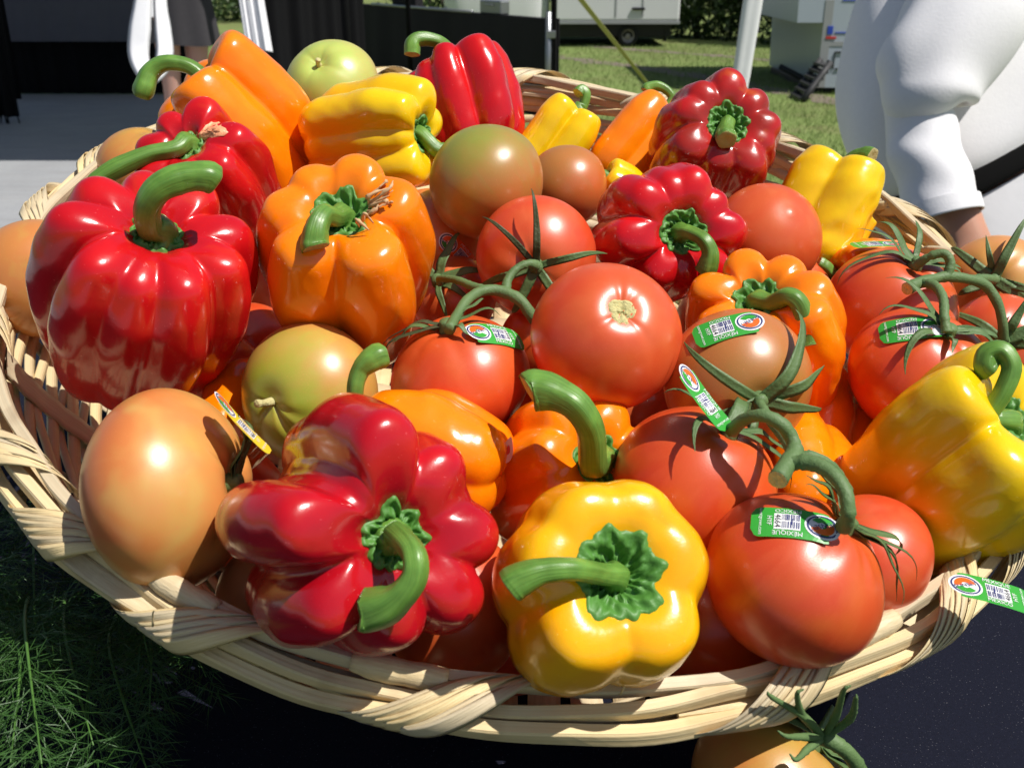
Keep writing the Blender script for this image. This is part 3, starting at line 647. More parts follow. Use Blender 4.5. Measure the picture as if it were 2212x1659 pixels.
def tomato(key, label, mat, c, d, r, cal=None, axis=None, flat=.93, ribs=.05, seed=1, dim=.13, scar=None, aspect=None):
    C3 = np.array([(c[0] - CX) / FPX * d, -(c[1] - CY) / FPX * d, -d])
    if axis is None:
        axis = aim(C3, r * flat * (1 - dim), cal)
    e1, e2, e3 = axis_frame(np.asarray(axis, float)); m = frame(cw(C3), cdir(e1), cdir(e2), cdir(e3))
    root = empty('tomato', m); tag(root, label, 'tomato', 'tomatoes heaped in the basket')
    f = tomato_surface(r, r * flat, seed, ribs, dim); nu, nv = 72, 54
    P = f(np.linspace(0, 2 * np.pi, nu, endpoint=False)[:, None], np.linspace(0, 1, nv)[None])
    if aspect is not None:   # stretch along a photo direction (camera frame x, y): egg-shaped fruit
        A = np.array(m)[:3, :3]; Wd = P @ A.T; ax_, amt = aspect; u = cdir(np.array([ax_[0], ax_[1], 0.])); P = (Wd + (Wd @ u)[..., None] * u * amt) @ A
    link('body', grid(P, True, False), mat, root)
    A = np.array(m); PW = P.reshape(-1, 3) @ A[:3, :3].T + A[:3, 3]
    TOM[key] = dict(root=root, m=m, f=f, r=r, flat=flat, bvh=BVHTree.FromPolygons([tuple(x) for x in PW], quad_list(nu, nv)), ctr=A[:3, 3])
    if scar:    # round corky stem scar
        n, q = 24, 8; rr = np.linspace(0, 1, q); rg = np.random.default_rng(seed); base = f(0., 0.)
        Q = np.zeros((n, q, 3))
        for i, t in enumerate(np.linspace(0, 6.283, n, endpoint=False)):
            v = np.clip(scar * rr * (1 + .10 * math.sin(3 * t)), 0, 1); Q[i] = f(t, v); Q[i, :, 2] += .0007 * (1 - rr ** 4) + .0005 * rg.normal(size=q) * (rr < .9) - .0004 * (rr > .99)
        link('stem_scar', grid(Q, True, False), M['scar'], root)
    return TOM[key]
def calyx(key, sepals, knuckle=.0032, mat='sepal'):
    """sepals: (angle deg in the photo plane, length m, lift m, width m)"""
    T = TOM[key]; m, f, r, flat = T['m'], T['f'], T['r'], T['flat']
    cx = empty('calyx'); cx.parent = T['root']; base = f(0., 0.)
    L = tube([base + [0, 0, -.001], base + [0, 0, .002], base + [0, 0, .0055]], [knuckle * 1.25, knuckle * 1.15, knuckle * .8], n=8, k=12, rough=.03)
    link('knuckle', L, M['vine'], cx)
    A = np.array(m)[:3, :3]
    for i, sp_ in enumerate(sepals):
        ang, ln, lift, wd = sp_[:4]; side = sp_[4] if len(sp_) > 4 else 0.
        u = A.T @ cdir(np.array([math.cos(R(ang)), math.sin(R(ang)), .0])); th = math.atan2(u[1], u[0]); n = 14; s = np.linspace(0, 1, n)
        C = np.array([f(th + side * si * si, min(.04 + ln * si / (math.pi * r), .95)) for si in s]); nor = C / np.linalg.norm(C, axis=1)[:, None]
        C = C + nor * (.0022 + lift * s[:, None] ** 1.8 * (1.15 - .35 * s[:, None] ** 4) + .0018 * np.sin(s[:, None] * 3.1) + .0010 * np.sin(s[:, None] * 9 + i * 2)); C[0] = base + [0, 0, .003]
        T_, = np.gradient(C, axis=0)[None]; S_ = np.cross(T_, nor); S_ /= np.linalg.norm(S_, axis=1)[:, None] + 1e-9; U_ = np.cross(S_, T_); U_ /= np.linalg.norm(U_, axis=1)[:, None] + 1e-9
        wd *= .95; wv = wd * np.interp(s, [0, .12, .4, .75, 1], [.95, 1.0, .95, .55, .06]); P = np.zeros((n, 6, 3))
        for j, (a, c) in enumerate([(-1, .18), (-.45, -.02), (.45, -.02), (1, .18), (.4, -.30), (-.4, -.30)]):
            P[:, j] = C + S_ * (wv * a)[:, None] + U_ * (c * wd * .8 * (wv / wd))[:, None]
        link('sepal', grid(P, False, True), M['sepal_dry' if (len(sp_) > 5 and sp_[5]) else mat], cx)
t = tomato
t('T1', 'tan tomato at the far left edge behind the big ribbed red pepper', M['t_tan_dark'], (85, 602), .514, .0292, axis=(-.3, -.2, -.8), seed=1)
t('T2', 'green tinged tan tomato behind the long stem at the left rim', M['t_tan_dark'], (318, 370), .600, .0275, axis=(.3, .75, .2), seed=2)
t('T3', 'pale green ribbed tomato at the back beside the tall orange pepper', M['t_green'], (716, 186), .669, .0308, cal=(690, 142), seed=3, ribs=.025, flat=.86, dim=.2)
t('T4', 'olive brown tomato at the centre back in front of the yellow pepper', M['t_olive'], (1050, 394), .531, .0300, axis=(-.6, .65, .1), seed=4, dim=.0, ribs=0, flat=1.0)
t('T5', 'smaller brown tomato tucked to the right of the olive one', M['t_brown'], (1222, 402), .591, .0238, axis=(-.6, .6, .3), seed=5, dim=0., ribs=0., flat=1.0)
t('T6', 'orange red tomato with dark curling sepals at the centre of the heap', M['t_scarlet'], (1158, 556), .504, .0290, cal=(1158, 575), seed=6, ribs=.03)
t('T7', 'tan tomato with an orange sticker behind the large orange pepper', M['t_tan'], (932, 522), .566, .0290, axis=(.3, -.3, -.6), seed=7, flat=.97)
t('T8', 'pink orange tomato under the left end of the middle vine', M['t_orange'], (978, 645), .541, .0230, axis=(-.3, .35, .8), seed=8)
t('T9', 'red tomato with green sticker and dry sepals left of the scarred tomato', M['t_red'], (994, 815), .451, .0305, cal=(968, 715), seed=9, ribs=.05, flat=.90)
t('T10', 'big scarlet tomato at the centre with a round pale stem scar', M['t_scarlet'], (1309, 728), .434, .0318, cal=(1343, 674), seed=10, ribs=.025, dim=.13, scar=.062)
t('T11', 'shaded red tomato wedged below the scarred tomato on its left', M['t_red'], (1180, 748), .521, .0240, axis=(0, .2, -.9), seed=11)
t('T12', 'plain orange red tomato right of the bright red pepper', M['t_orange'], (1658, 512), .559, .0290, axis=(-.2, -.3, -.8), seed=12)
t('T13', 'pink red tomato sunk behind the arching orange pepper at right', M['t_orange'], (1715, 632), .587, .0220, axis=(-.2, -.3, -.8), seed=13)
t('T14', 'brown orange tomato with green sticker above a star of dark sepals', M['t_brown'], (1594, 826), .437, .0308, cal=(1637, 862), seed=14, ribs=.03, flat=.97)
t('T15', 'red tomato under the forked vine with a sticker standing up on it', M['t_red'], (1500, 1046), .403, .0318, cal=(1572, 940), seed=15, ribs=.05, flat=.97)
t('T16', 'red tomato at the front right rim with a flat green sticker', M['t_red'], (1714, 1250), .364, .0320, cal=(1822, 1140), seed=16, ribs=.06, flat=.95)
t('T17', 'red tomato squeezed behind the front stickered tomato', M['t_scarlet'], (1868, 1205), .400, .0252, axis=(-.5, .5, .3), seed=17)
t('T18', 'red tomato at right with sepals on top, next to the orange pepper', M['t_red'], (1924, 666), .522, .0325, cal=(1975, 578), seed=18, ribs=.04, flat=.97)
t('T19', 'red tomato with green sticker behind the large yellow pepper', M['t_red'], (1985, 805), .477, .0320, cal=(2045, 722), seed=19, ribs=.05, flat=.93)
t('T20', 'tan orange tomato at the far right rim under green sepals', M['t_tan'], (2150, 616), .567, .0270, cal=(2147, 606), seed=20)
t('T21', 'orange red tomato at the right edge under the end of the vine', M['t_scarlet'], (2155, 748), .529, .0265, cal=(2165, 738), seed=21)
t('T22', 'large tan orange tomato at front left inside the basket wall', M['t_blush'], (368, 1058), .382, .0372, axis=(.96, .12, .12), seed=22, ribs=.10, flat=.80, dim=.22)
t('T23', 'green gold ribbed tomato with a dry stem stub above the crimson pepper', M['t_greengold'], (670, 852), .448, .0312, cal=(586, 868), seed=23, ribs=.05, flat=.92, dim=.12)
t('T24', 'tan tomato wedged under the crimson pepper at the front rim', M['t_tan'], (600, 1290), .393, .0230, axis=(-.2, -.3, -.8), seed=24)
t('T25', 'pink orange tomato between the crimson and the yellow front peppers', M['t_orange'], (985, 1315), .391, .0258, axis=(-.2, -.3, -.8), seed=25, aspect=((.2, 1), .12))
t('T26', 'dark shaded tomato low between the front yellow pepper and the front tomato', M['t_red'], (1545, 1335), .410, .0290, axis=(-.2, -.3, -.8), seed=26)
t('T27', 'small piece of pale tomato lit below the scarred tomato', M['t_orange'], (1385, 892), .514, .0220, axis=(-.2, -.3, -.8), seed=27)
t('T29', 'dark red tomato in the gap below the large orange pepper', M['t_red'], (540, 765), .522, .0260, axis=(-.2, -.3, -.8), seed=29)
t('T30', 'red orange tomato peeping out beneath the big ribbed red pepper', M['t_scarlet'], (475, 815), .490, .0215, axis=(-.2, -.3, -.8), seed=30)
# the unseen layer that carries the heap
for i, (x, y) in enumerate([(-.12, .0), (0, .0), (.12, .0), (-.06, .10), (.06, .10), (-.06, -.10), (.06, -.10), (.15, .10), (-.15, .10), (.15, -.09), (-.15, -.09), (0, .18), (0, -.17)]):
    p = np.array(BM @ Vector((x, y, -.088 + .012 * math.sin(i * 2.3)))); q = p - EYE; d = float(-q @ BACK); px = CX + FPX * float(q @ RIGHT) / d; py = CY - FPX * float(q @ UP) / d
    tt = t('U%d' % i, 'dark red tomato at the bottom of the basket under the heap', M['t_red'], (px, py), d, .034, axis=(.3, .5, -.6), seed=60 + i)
    tt['root']['group'] = 'tomatoes under the heap'
tb = t('T28', 'tan tomato with spread green sepals on the navy cloth below the rim', M['t_tan_dark'], (1660, 1700), .402, .0315, cal=(1768, 1598), seed=28); tb['root']['group'] = ''
del tb['root']['group']
def stub(key, ln=.006):
    T = TOM[key]; b = T['f'](0., 0.); link('stem_stub', tube([b - [0, 0, .001], b + [0, 0, ln * .5], b + [.0012, .0006, ln]], [.0022, .0015, .0017], n=8, k=10, rough=.05), M['scar'], T['root'])
stub('T23', .010); stub('T3', .005)
calyx('T6', [(88, .026, .012, .0019, .1, 1), (125, .024, .014, .0016, .2, 1), (20, .028, .008, .0020, -.2), (195, .030, .006, .0022, .25), (245, .022, .004, .0026), (305, .019, .003, .0024)])
calyx('T8', [(75, .020, .012, .0030), (5, .020, .006, .0030), (-35, .018, .004, .0022), (-70, .018, .004, .0020), (130, .016, .008, .0022)])
calyx('T9', [(150, .028, .006, .0015, .2, 1), (215, .028, .005, .0016, -.4, 1), (185, .020, .004, .0020), (60, .018, .006, .0016, .3), (20, .018, .005, .0016), (300, .012, .002, .0018)])
calyx('T14', [(48, .040, .006, .0032, .25), (148, .033, .006, .0024, -.1), (22, .027, .005, .0028), (-12, .024, .005, .0028), (200, .026, .003, .0028), (250, .012, .004, .0026)])
calyx('T15', [(128, .020, .010, .0022, .2), (200, .020, .010, .0022, .6), (60, .024, .012, .0034), (5, .022, .004, .0022), (-38, .028, .004, .0018)])
calyx('T16', [(62, .026, .014, .0032), (8, .022, .010, .0022, .2), (-60, .030, .003, .0022, .2), (-78, .026, .004, .0020, -.15), (-40, .022, .012, .0016), (120, .014, .008, .0028), (160, .014, .005, .0022)])
calyx('T18', [(162, .034, .004, .0016, .35), (110, .018, .016, .0028), (75, .020, .016, .0018), (10, .022, .004, .0026), (-10, .022, .003, .0018), (140, .020, .018, .0013)])
calyx('T19', [(150, .022, .014, .0018, .3), (120, .022, .020, .0022), (200, .028, .004, .0024, .5), (-5, .034, .004, .0028), (10, .030, .004, .0024), (250, .012, .004, .0018)])
calyx('T20', [(62, .026, .014, .0028), (140, .026, .006, .0030), (-20, .022, .010, .0026), (-35, .026, .006, .0036), (200, .014, .004, .0026), (100, .016, .010, .0018)])
calyx('T21', [(140, .026, .006, .0024, .2), (20, .022, .006, .0036), (-12, .022, .005, .0030), (60, .016, .010, .0026), (240, .014, .004, .0024)])
calyx('T22', [(80, .014, .006, .003), (120, .014, .010, .003), (250, .014, .006, .003), (-60, .014, .008, .003), (30, .016, .004, .003), (160, .016, .010, .003)])
calyx('T28', [(140, .034, .022, .0034, .2), (108, .028, .026, .0036), (72, .032, .026, .0036), (45, .026, .024, .0036), (195, .032, .008, .0034), (250, .030, .006, .0034), (-70, .026, .006, .0034)], knuckle=.0036)

def vine(label, branches):
    p0 = at(*branches[0][0][0]); v = empty('tomato_vine', loc=p0); tag(v, label, 'vine stalk', 'tomato vine stalks on the heap')
    for i, (pts, rad, cut) in enumerate(branches):
        W_ = np.array([at(*p) for p in pts]) - p0; P = tube_pts(W_, [q * .86 for q in rad], n=34, k=12, rough=.05, seed=i, cap=True)
        o = link('stalk', grid(P, False, True), M['vine'], v)
        if cut:
            E_ = P[1]; c = E_.mean(0); tdir = W_[0] - W_[1]; tdir /= np.linalg.norm(tdir)
            link('cut_end', grid(np.stack([E_ + tdir * .0003, c + (E_ - c) * .8 + tdir * .0006, c + (E_ - c) * .3 + tdir * .0003, np.repeat(c[None], len(E_), 0)]), False, True), M['scar'], o)
vine('green vine stalk arching across the middle to the scarlet tomatoes', [
    ([(1185, 725, .470), (1155, 692, .458), (1125, 650, .456), (1085, 630, .458), (1045, 628, .456), (1010, 648, .448), (985, 685, .438), (970, 712, .429)], [.0030, .0030, .0032, .0034, .0028, .0027, .0027, .0030], False),
    ([(1092, 634, .458), (1097, 605, .462), (1115, 582, .464), (1140, 570, .466), (1158, 574, .470)], [.0030, .0024, .0023, .0023, .0030], False),
    ([(1060, 630, .457), (1020, 618, .463), (985, 605, .472), (952, 603, .486), (950, 612, .505)], [.0024, .0023, .0022, .0022, .0020], False)])
vine('thick forked green vine with a cut end over the front right tomatoes', [
    ([(1680, 1036, .343), (1700, 1005, .349), (1716, 978, .355), (1712, 950, .358), (1690, 918, .358), (1650, 898, .360), (1610, 905, .366), (1580, 930, .376)], [.0040, .0037, .0040, .0032, .0030, .0028, .0028, .0032], True),
    ([(1716, 985, .356), (1695, 950, .372), (1668, 915, .390), (1640, 872, .404)], [.0026, .0022, .0022, .0026], False),
    ([(1706, 1000, .350), (1750, 1000, .346), (1795, 1022, .340), (1825, 1062, .335), (1832, 1110, .334), (1823, 1138, .340)], [.0034, .0032, .0029, .0028, .0030, .0034], False),
    ([(1716, 990, .354), (1755, 985, .354), (1800, 1010, .356), (1835, 1060, .362)], [.0024, .0022, .0020, .0018], False)])
vine('branched green vine with a cut end over the tomatoes at the right edge', [
    ([(1960, 624, .474), (1985, 612, .478), (2020, 602, .484), (2050, 598, .486), (2095, 604, .490), (2130, 618, .494), (2155, 655, .494), (2166, 700, .495), (2166, 736, .500)], [.0036, .0034, .0030, .0033, .0029, .0030, .0028, .0028, .0032], True),
    ([(2045, 600, .486), (2053, 568, .486), (2038, 548, .487), (2005, 556, .490), (1976, 577, .496)], [.0030, .0026, .0026, .0024, .0028], False),
    ([(1990, 611, .478), (2020, 618, .470), (2037, 645, .462), (2040, 685, .455), (2045, 720, .453)], [.0026, .0026, .0025, .0025, .0030], False),
    ([(2100, 605, .492), (2125, 602, .510), (2147, 605, .536)], [.0028, .0026, .0028], False)])
vine('short green vine stalk on the tan tomato below the rim', [
    ([(1772, 1590, .364), (1800, 1602, .360), (1840, 1635, .362), (1868, 1690, .37), (1885, 1760, .385)], [.0034, .0036, .0033, .0032, .0032], False)] + [([(1780, 1592, .362), ((1780 + x) / 2 + b, (1592 + y) / 2, .352), (x, y, .340), (x + e, y - 12, .338)], [.0015, .0017, .0010, .0003], False) for x, y, b, e in ((1668, 1506, 14, -10), (1722, 1500, -16, 14), (1822, 1492, 6, 16), (1848, 1512, 22, 2), (1720, 1640, -4, -14), (1700, 1590, 0, -20))])

# ------------------------------------------------------------------ stickers
def text_mesh(body, size):
    cu = bpy.data.curves.new('txt', 'FONT'); cu.body = body; cu.size = size; cu.align_x = 'CENTER'; cu.align_y = 'CENTER'; cu.resolution_u = 2
    o = bpy.data.objects.new('txt', cu); COL.objects.link(o); bpy.context.view_layer.update()
    me = bpy.data.meshes.new_from_object(o.evaluated_get(bpy.context.evaluated_depsgraph_get())); bpy.data.objects.remove(o)
    V = np.array([v.co[:2] for v in me.vertices]).reshape(-1, 2); Fs = [list(p.vertices) for p in me.polygons]; bpy.data.meshes.remove(me)
    return V, Fs
LX, LY = .0290, .0136       # label size in metres
def label_pieces(style='green'):
    """flat print of one label, x along it (logo at the left), y up: list of (name, V2, faces, material, layer)"""
    out = []
    def gridpatch(x0, x1, lo, hi, nx=20, ny=6):
        x = np.linspace(x0, x1, nx); P = np.array([[(xi, l + (h - l) * j / (ny - 1)) for j in range(ny)] for xi, l, h in zip(x, lo(x), hi(x))]); return P.reshape(-1, 2), [list(q) for q in grid_faces(nx, ny, False, False)]
    def edge(x):
        u = (x + LX / 2) / LX; e = np.interp(u, [0, .05, .15, .9, .96, 1], [.30, .42, .48, .50, .44, .25]) * LY; return e
    body = {'green': 'label_green', 'yellow': 'label_yellow', 'orange': 'label_orange'}[style]
    V, F = gridpatch(-LX / 2 + .003, LX / 2, lambda x: -edge(x), lambda x: edge(x)); out.append(('tag', V, F, body, 0))
    def disc(cx_, cy_, rx, ry, a0=0, a1=360, n=28, r0=0.):
        a = np.radians(np.linspace(a0, a1, n)); o_ = np.stack([cx_ + rx * np.cos(a), cy_ + ry * np.sin(a)], 1); i_ = np.stack([cx_ + rx * r0 * np.cos(a), cy_ + ry * r0 * np.sin(a)], 1)
        return np.stack([i_, o_], 1).reshape(-1, 2), [list(q) for q in grid_faces(n, 2, False, False)]
    cxl = -LX / 2 + .0052; out.append(('logo', *disc(cxl, 0, .0060, .0054), 'label_white', 1))
    out.append(('logo_ring', *disc(cxl, 0, .0053, .0047, 0, 360, 28, .88), 'navy_ink', 2))
    out.append(('logo_sun', *disc(cxl, .0002, .0040, .0036, 20, 200, 20, .35), 'label_orange', 2))
    out.append(('logo_leaf', *disc(cxl, -.0002, .0040, .0036, 205, 330, 16, .35), 'label_green', 2))
    def rect(x0, x1, y0, y1): return np.array([(x0, y0), (x1, y0), (x1, y1), (x0, y1)]), [[0, 1, 2, 3]]
    V, F = gridpatch(-.0020, .0068, lambda x: 0 * x - .0036, lambda x: 0 * x + .0036, 8, 4); out.append(('barcode_panel', V, F, 'label_white', 1))
    rg = np.random.default_rng(2); Vb, Fb = [], []
    for half in (0, 1):
        y = -.0032 + half * .0034
        x = -.0017
        while x < .0042:
            w_ = rg.choice([.00012, .00022, .0004]); q = rect(x, x + w_, y, y + .0028); Fb.append([len(Vb) + k for k in range(4)]); Vb += [tuple(p) for p in q[0]]; x += w_ + rg.choice([.00018, .0003, .00045])
    q = rect(.0006, .0011, -.0012, .0016); Fb.append([len(Vb) + k for k in range(4)]); Vb += [tuple(p) for p in q[0]]
    out.append(('barcode', np.array(Vb), Fb, 'navy_ink', 2))
    def txt(body_, size, x, y, rot, mat, name='lettering'):
        V_, F_ = text_mesh(body_, size); c_, s_ = math.cos(R(rot)), math.sin(R(rot)); V_ = V_ @ np.array([[c_, s_], [-s_, c_]]) + [x, y]; out.append((name, V_, F_, mat, 2))
    txt('SUNSET', .0026, cxl, 0, 24, 'navy_ink'); txt('M\u00c9XIQUE', .0024, .0022, .0050, 0, 'label_white'); txt('MEXICO', .0024, .0022, -.0050, 0, 'label_white')
    txt('4664', .0030, .0056, 0, 90, 'ink'); txt('HYF', .0024, .0084, 0, 90, 'label_white'); txt('sunsetgrown.com', .0017, .0112, 0, 90, 'label_white')
    return out
PIECES = {}
def place_label(parent, pm, mapper, style='green', label=None):
    """mapper(x, y, h) -> world point of the flat label point (x, y) lifted by h"""
    if style not in PIECES: PIECES[style] = label_pieces(style)
    root = None
    for name, V, F, mat, layer in PIECES[style]:
        W_ = np.array([mapper(x, y, .0003 + .00012 * layer) for x, y in V])
        if pm is not None: W_ = to_local(pm, W_)
        me = bpy.data.meshes.new('m'); me.from_pydata([tuple(p) for p in W_], [], F); me.update()
        if root is None:
            root = link('sticker', me, M[mat], parent)
            if label: root['label'] = label
        else: link(name, me, M[mat], root)
    return root
def sticker_on(key, px, py, ang, style='green', lift=(0., 0.), label=None, size=1.0):
    T = TOM[key]; bv_ = T['bvh']; dirv = at(px, py, 1.) - EYE; hit = bv_.ray_cast(Vector(EYE), Vector(dirv).normalized()); c = np.array(hit[0]); n = np.array(hit[1]); n = n if n @ dirv < 0 else -n
    u = cdir(np.array([math.cos(R(ang)), math.sin(R(ang)), 0])); 
    # tangent of the surface whose picture runs along the angle
    vd = dirv / np.linalg.norm(dirv); u = u - vd * ((u @ n) / (vd @ n)); u /= np.linalg.norm(u); v = np.cross(n, u)
    def mp(x, y, h):
        x, y = x * size, y * size; p = c + u * x + v * y; hh = bv_.ray_cast(Vector(p + n * .03), Vector(-n)); q = np.array(hh[0]) if hh[0] is not None else p - n * .012
        k = x / LX + .5; return q + n * (h + .0003 + lift[0] * max(0, .45 - k) ** 2 * 4 + lift[1] * max(0, k - .55) ** 2 * 4)
    return place_label(T['root'], T['m'], mp, style, label)
def sticker_free(parent, pm, c, u, n, curl=0., style='green', label=None):
    u = u / np.linalg.norm(u); n = n - u * (n @ u); n /= np.linalg.norm(n); v = np.cross(n, u)
    return place_label(parent, pm, lambda x, y, h: c + u * x + v * y + n * (h + curl * (x / LX) ** 2), style, label)
sticker_on('T9', 1072, 722, -9, lift=(.003, .002))
sticker_on('T14', 1572, 706, 194, lift=(.002, .002))
sticker_on('T16', 1716, 1130, 174, lift=(.003, .002))
sticker_on('T19', 1972, 708, 184, lift=(.004, .001))
sticker_on('T7', 990, 548, -48, 'orange', size=.9)
def edge_normal(u, px, py, deg):
    c = EYE - at(px, py, 1.); c = c - u * (c @ u); c /= np.linalg.norm(c); s_ = np.cross(u, c); return s_ * math.cos(R(deg)) + c * math.sin(R(deg))
T = TOM['T15']; uu = cdir((.57, -.80, .15)); sticker_free(T['root'], T['m'], at(1518, 862, .377), uu, edge_normal(uu, 1518, 862, 155), .003)
T = TOM['T22']; uu = cdir((.64, -.74, -.18)); sticker_free(T['root'], T['m'], at(521, 918, .368), uu, edge_normal(uu, 521, 918, 168), .003, 'yellow')
T = TOM['T18']; sticker_free(T['root'], T['m'], at(1895, 528, .560), cdir((-1, -.03, .05)), cdir((0, .93, .36)), -.003)
fs = sticker_free(None, None, at(2142, 1278, .366), cdir((.95, -.24, .12)), cdir((.18, .80, .55)), -.004); fs.name = 'loose_sticker'; tag(fs, 'green and white produce sticker lying on the basket rim at right', 'sticker')
def pink_sticker():
    c = at(1096, 972, .404); u = cdir((.25, .95, .1)); n = cdir((.55, .1, .8)); v = np.cross(n, u)
    def patch(hx, hy, off, k=24):
        a = np.linspace(0, 6.283, k, endpoint=False); P = np.stack([np.repeat(c[None] + n * off, k, 0), c + n * off + np.outer(np.cos(a) * hx, u) + np.outer(np.sin(a) * hy * (1 - .5 * np.cos(a)), v)], 1); return grid(P, True, False)
    o = link('small_pink_sticker', patch(.0056, .0030, 0), M['label_pink']); tag(o, 'small pale pink sticker between the two orange front peppers', 'sticker')
    link('print', patch(.0020, .0012, .0003), M['label_red'], o)
pink_sticker()

# ------------------------------------------------------------------ feathery green fern on the cloth
def fern():
    root = empty('feathery_fern', loc=(-.24, .36, TABLE_Z)); tag(root, 'bunch of feathery dark green fern fronds on the cloth at lower left', 'fern'); rg = np.random.default_rng(9); o0 = np.array([-.24, .36, TABLE_Z])
    ends = []
    for i in range(11):
        px0, py0 = rg.uniform(-150, 330), rg.uniform(1050, 1450); px1, py1 = px0 + rg.normal() * 130, py0 + rg.uniform(160, 420); ends.append((px0, py0, px1, py1, rg.uniform(.0, .025)))
    ends += [(60, 1290, 95, 1690, .07), (-20, 1330, 20, 1680, .065), (140, 1280, 210, 1640, .05), (190, 1230, 330, 1450, .05), (40, 1200, -60, 1500, .06), (250, 1330, 330, 1700, .03)]
    for i, (a, b, c, d, hh) in enumerate(ends):
        z = TABLE_Z + .012 + hh; p0 = on_ground(a, b, z - .01 - .3 * hh); p1 = on_ground(c, d, z); pm = (p0 + p1) / 2 + np.array([0, 0, .018]) + rg.normal(size=3) * .006
        C = crom([p0, pm, p1], 60); fr = link('frond', tube(C[::4] - o0, [.0011, .0008, .0003], n=20, k=5), M['fern_stem'], root)
        V, F = [], []; Tn = np.gradient(C, axis=0); Tn /= np.linalg.norm(Tn, axis=1)[:, None]
        def needle(p, dirn, ln, wd):
            sd = np.cross(dirn, rg.normal(size=3)); sd /= np.linalg.norm(sd) + 1e-9; k = len(V); bendv = np.array([0, 0, -.12 * ln]) + rg.normal(size=3) * ln * .08
            V.extend([p - sd * wd, p + sd * wd, p + dirn * ln * .55 + sd * wd * .9 + bendv * .25, p + dirn * ln * .55 - sd * wd * .9 + bendv * .25, p + dirn * ln + bendv]); F.extend([(k, k + 1, k + 2), (k, k + 2, k + 3), (k + 3, k + 2, k + 4)])
        for j in range(3, 60, 2):
            up = np.array([0, 0, 1.]); sd = np.cross(Tn[j], up); sd /= np.linalg.norm(sd); tl = 1 - (j / 60) ** 1.5 * .75
            for s in (-1, 1):
                d0 = Tn[j] * .75 + sd * s * .8 + up * rg.normal() * .35; d0 /= np.linalg.norm(d0); L = .030 * tl * rg.uniform(.6, 1.15)
                for q in range(5):
                    f = (q + .3) / 5; p = C[j] + d0 * L * f
                    for e in range(2):
                        dd = d0 * .9 + rg.normal(size=3) * .55; dd /= np.linalg.norm(dd); needle(p, dd, .0135 * rg.uniform(.5, 1.25), .00018)
                needle(C[j], d0, L, .00025)
        link('needles', raw_mesh(np.array(V) - o0, F, False), M['fern'], fr)
fern()

# ------------------------------------------------------------------ people
def skin_body(name, joints, edges, mat, parent, origin):
    """one continuous surface grown round a skeleton; joints: name -> (world point, radius or (rx, ry))"""
    keys = list(joints); me = bpy.data.meshes.new('m'); me.from_pydata([tuple(np.asarray(joints[k][0]) - origin) for k in keys], [(keys.index(a), keys.index(b)) for a, b in edges], [])
    o = link(name, me, mat, parent); o.modifiers.new('skin', 'SKIN'); md = o.modifiers[0]; md.use_smooth_shade = True
    for i, k in enumerate(keys):
        r = joints[k][1]; me.skin_vertices[0].data[i].radius = (r, r) if not isinstance(r, tuple) else r; me.skin_vertices[0].data[i].use_root = (i == 0)
    s = o.modifiers.new('sub', 'SUBSURF'); s.levels = 2; s.render_levels = 2
    return o
def hand_joints(J, E, wrist, tip, out, key, s=1.0):
    """palm, four fingers and a thumb, slightly curled"""
    w_, t_ = np.asarray(wrist, float), np.asarray(tip, float); f = (t_ - w_); L = np.linalg.norm(f); f /= L; out = np.asarray(out, float); out -= f * (out @ f); out /= np.linalg.norm(out); pn = np.cross(f, out)
    J[key + 'palm'] = (w_ + f * L * .30, .026 * s); E.append((key + 'wrist', key + 'palm'))
    for i, (o_, ln) in enumerate([(.030, .40), (.010, .46), (-.010, .43), (-.028, .34)]):
        b = w_ + f * L * .48 + out * o_ * s; J[key + 'k%d' % i] = (b, .0095 * s); J[key + 'm%d' % i] = (b + f * L * ln * .5 - pn * .006, .0088 * s); J[key + 't%d' % i] = (b + f * L * ln * .95 - pn * .022, .0070 * s)
        E += [(key + 'palm', key + 'k%d' % i), (key + 'k%d' % i, key + 'm%d' % i), (key + 'm%d' % i, key + 't%d' % i)]
    b = w_ + f * L * .22 + out * .026 * s; J[key + 'th0'] = (b, .011 * s); J[key + 'th1'] = (b + f * L * .25 + out * .022 * s, .0092 * s); J[key + 'th2'] = (b + f * L * .42 + out * .024 * s - pn * .012, .0075 * s)
    E += [(key + 'palm', key + 'th0'), (key + 'th0', key + 'th1'), (key + 'th1', key + 'th2')]
def loft(rings, n=64, m=40, seed=0, fold=.006, kf=9, power=2.4):
    """rings: (left point, right point, half thickness along the world Y) -> smooth closed tube through them"""
    A = np.array([np.r_[r[0], r[1], r[2]] for r in rings]); Q = crom(A, m); th = np.linspace(0, 2 * np.pi, n, endpoint=False)
    c, s = np.cos(th), np.sin(th); cx_ = np.sign(c) * np.abs(c) ** (2 / power); sy = np.sign(s) * np.abs(s) ** (2 / power)
    mid = (Q[:, :3] + Q[:, 3:6]) / 2; hx = (Q[:, 3:6] - Q[:, :3]) / 2; P = mid[:, None] + hx[:, None] * cx_[None, :, None] + np.array([0, -1., 0])[None, None] * (Q[:, 6][:, None] * sy[None])[..., None]
    rg = np.random.default_rng(seed); S = sines(rg, kf, 8, 26); d = P - mid[:, None]; d /= np.linalg.norm(d, axis=-1, keepdims=True) + 1e-9
    return P + d * (fold * wob(P.reshape(-1, 3), S).reshape(P.shape[:2]) * 1.8)[..., None]
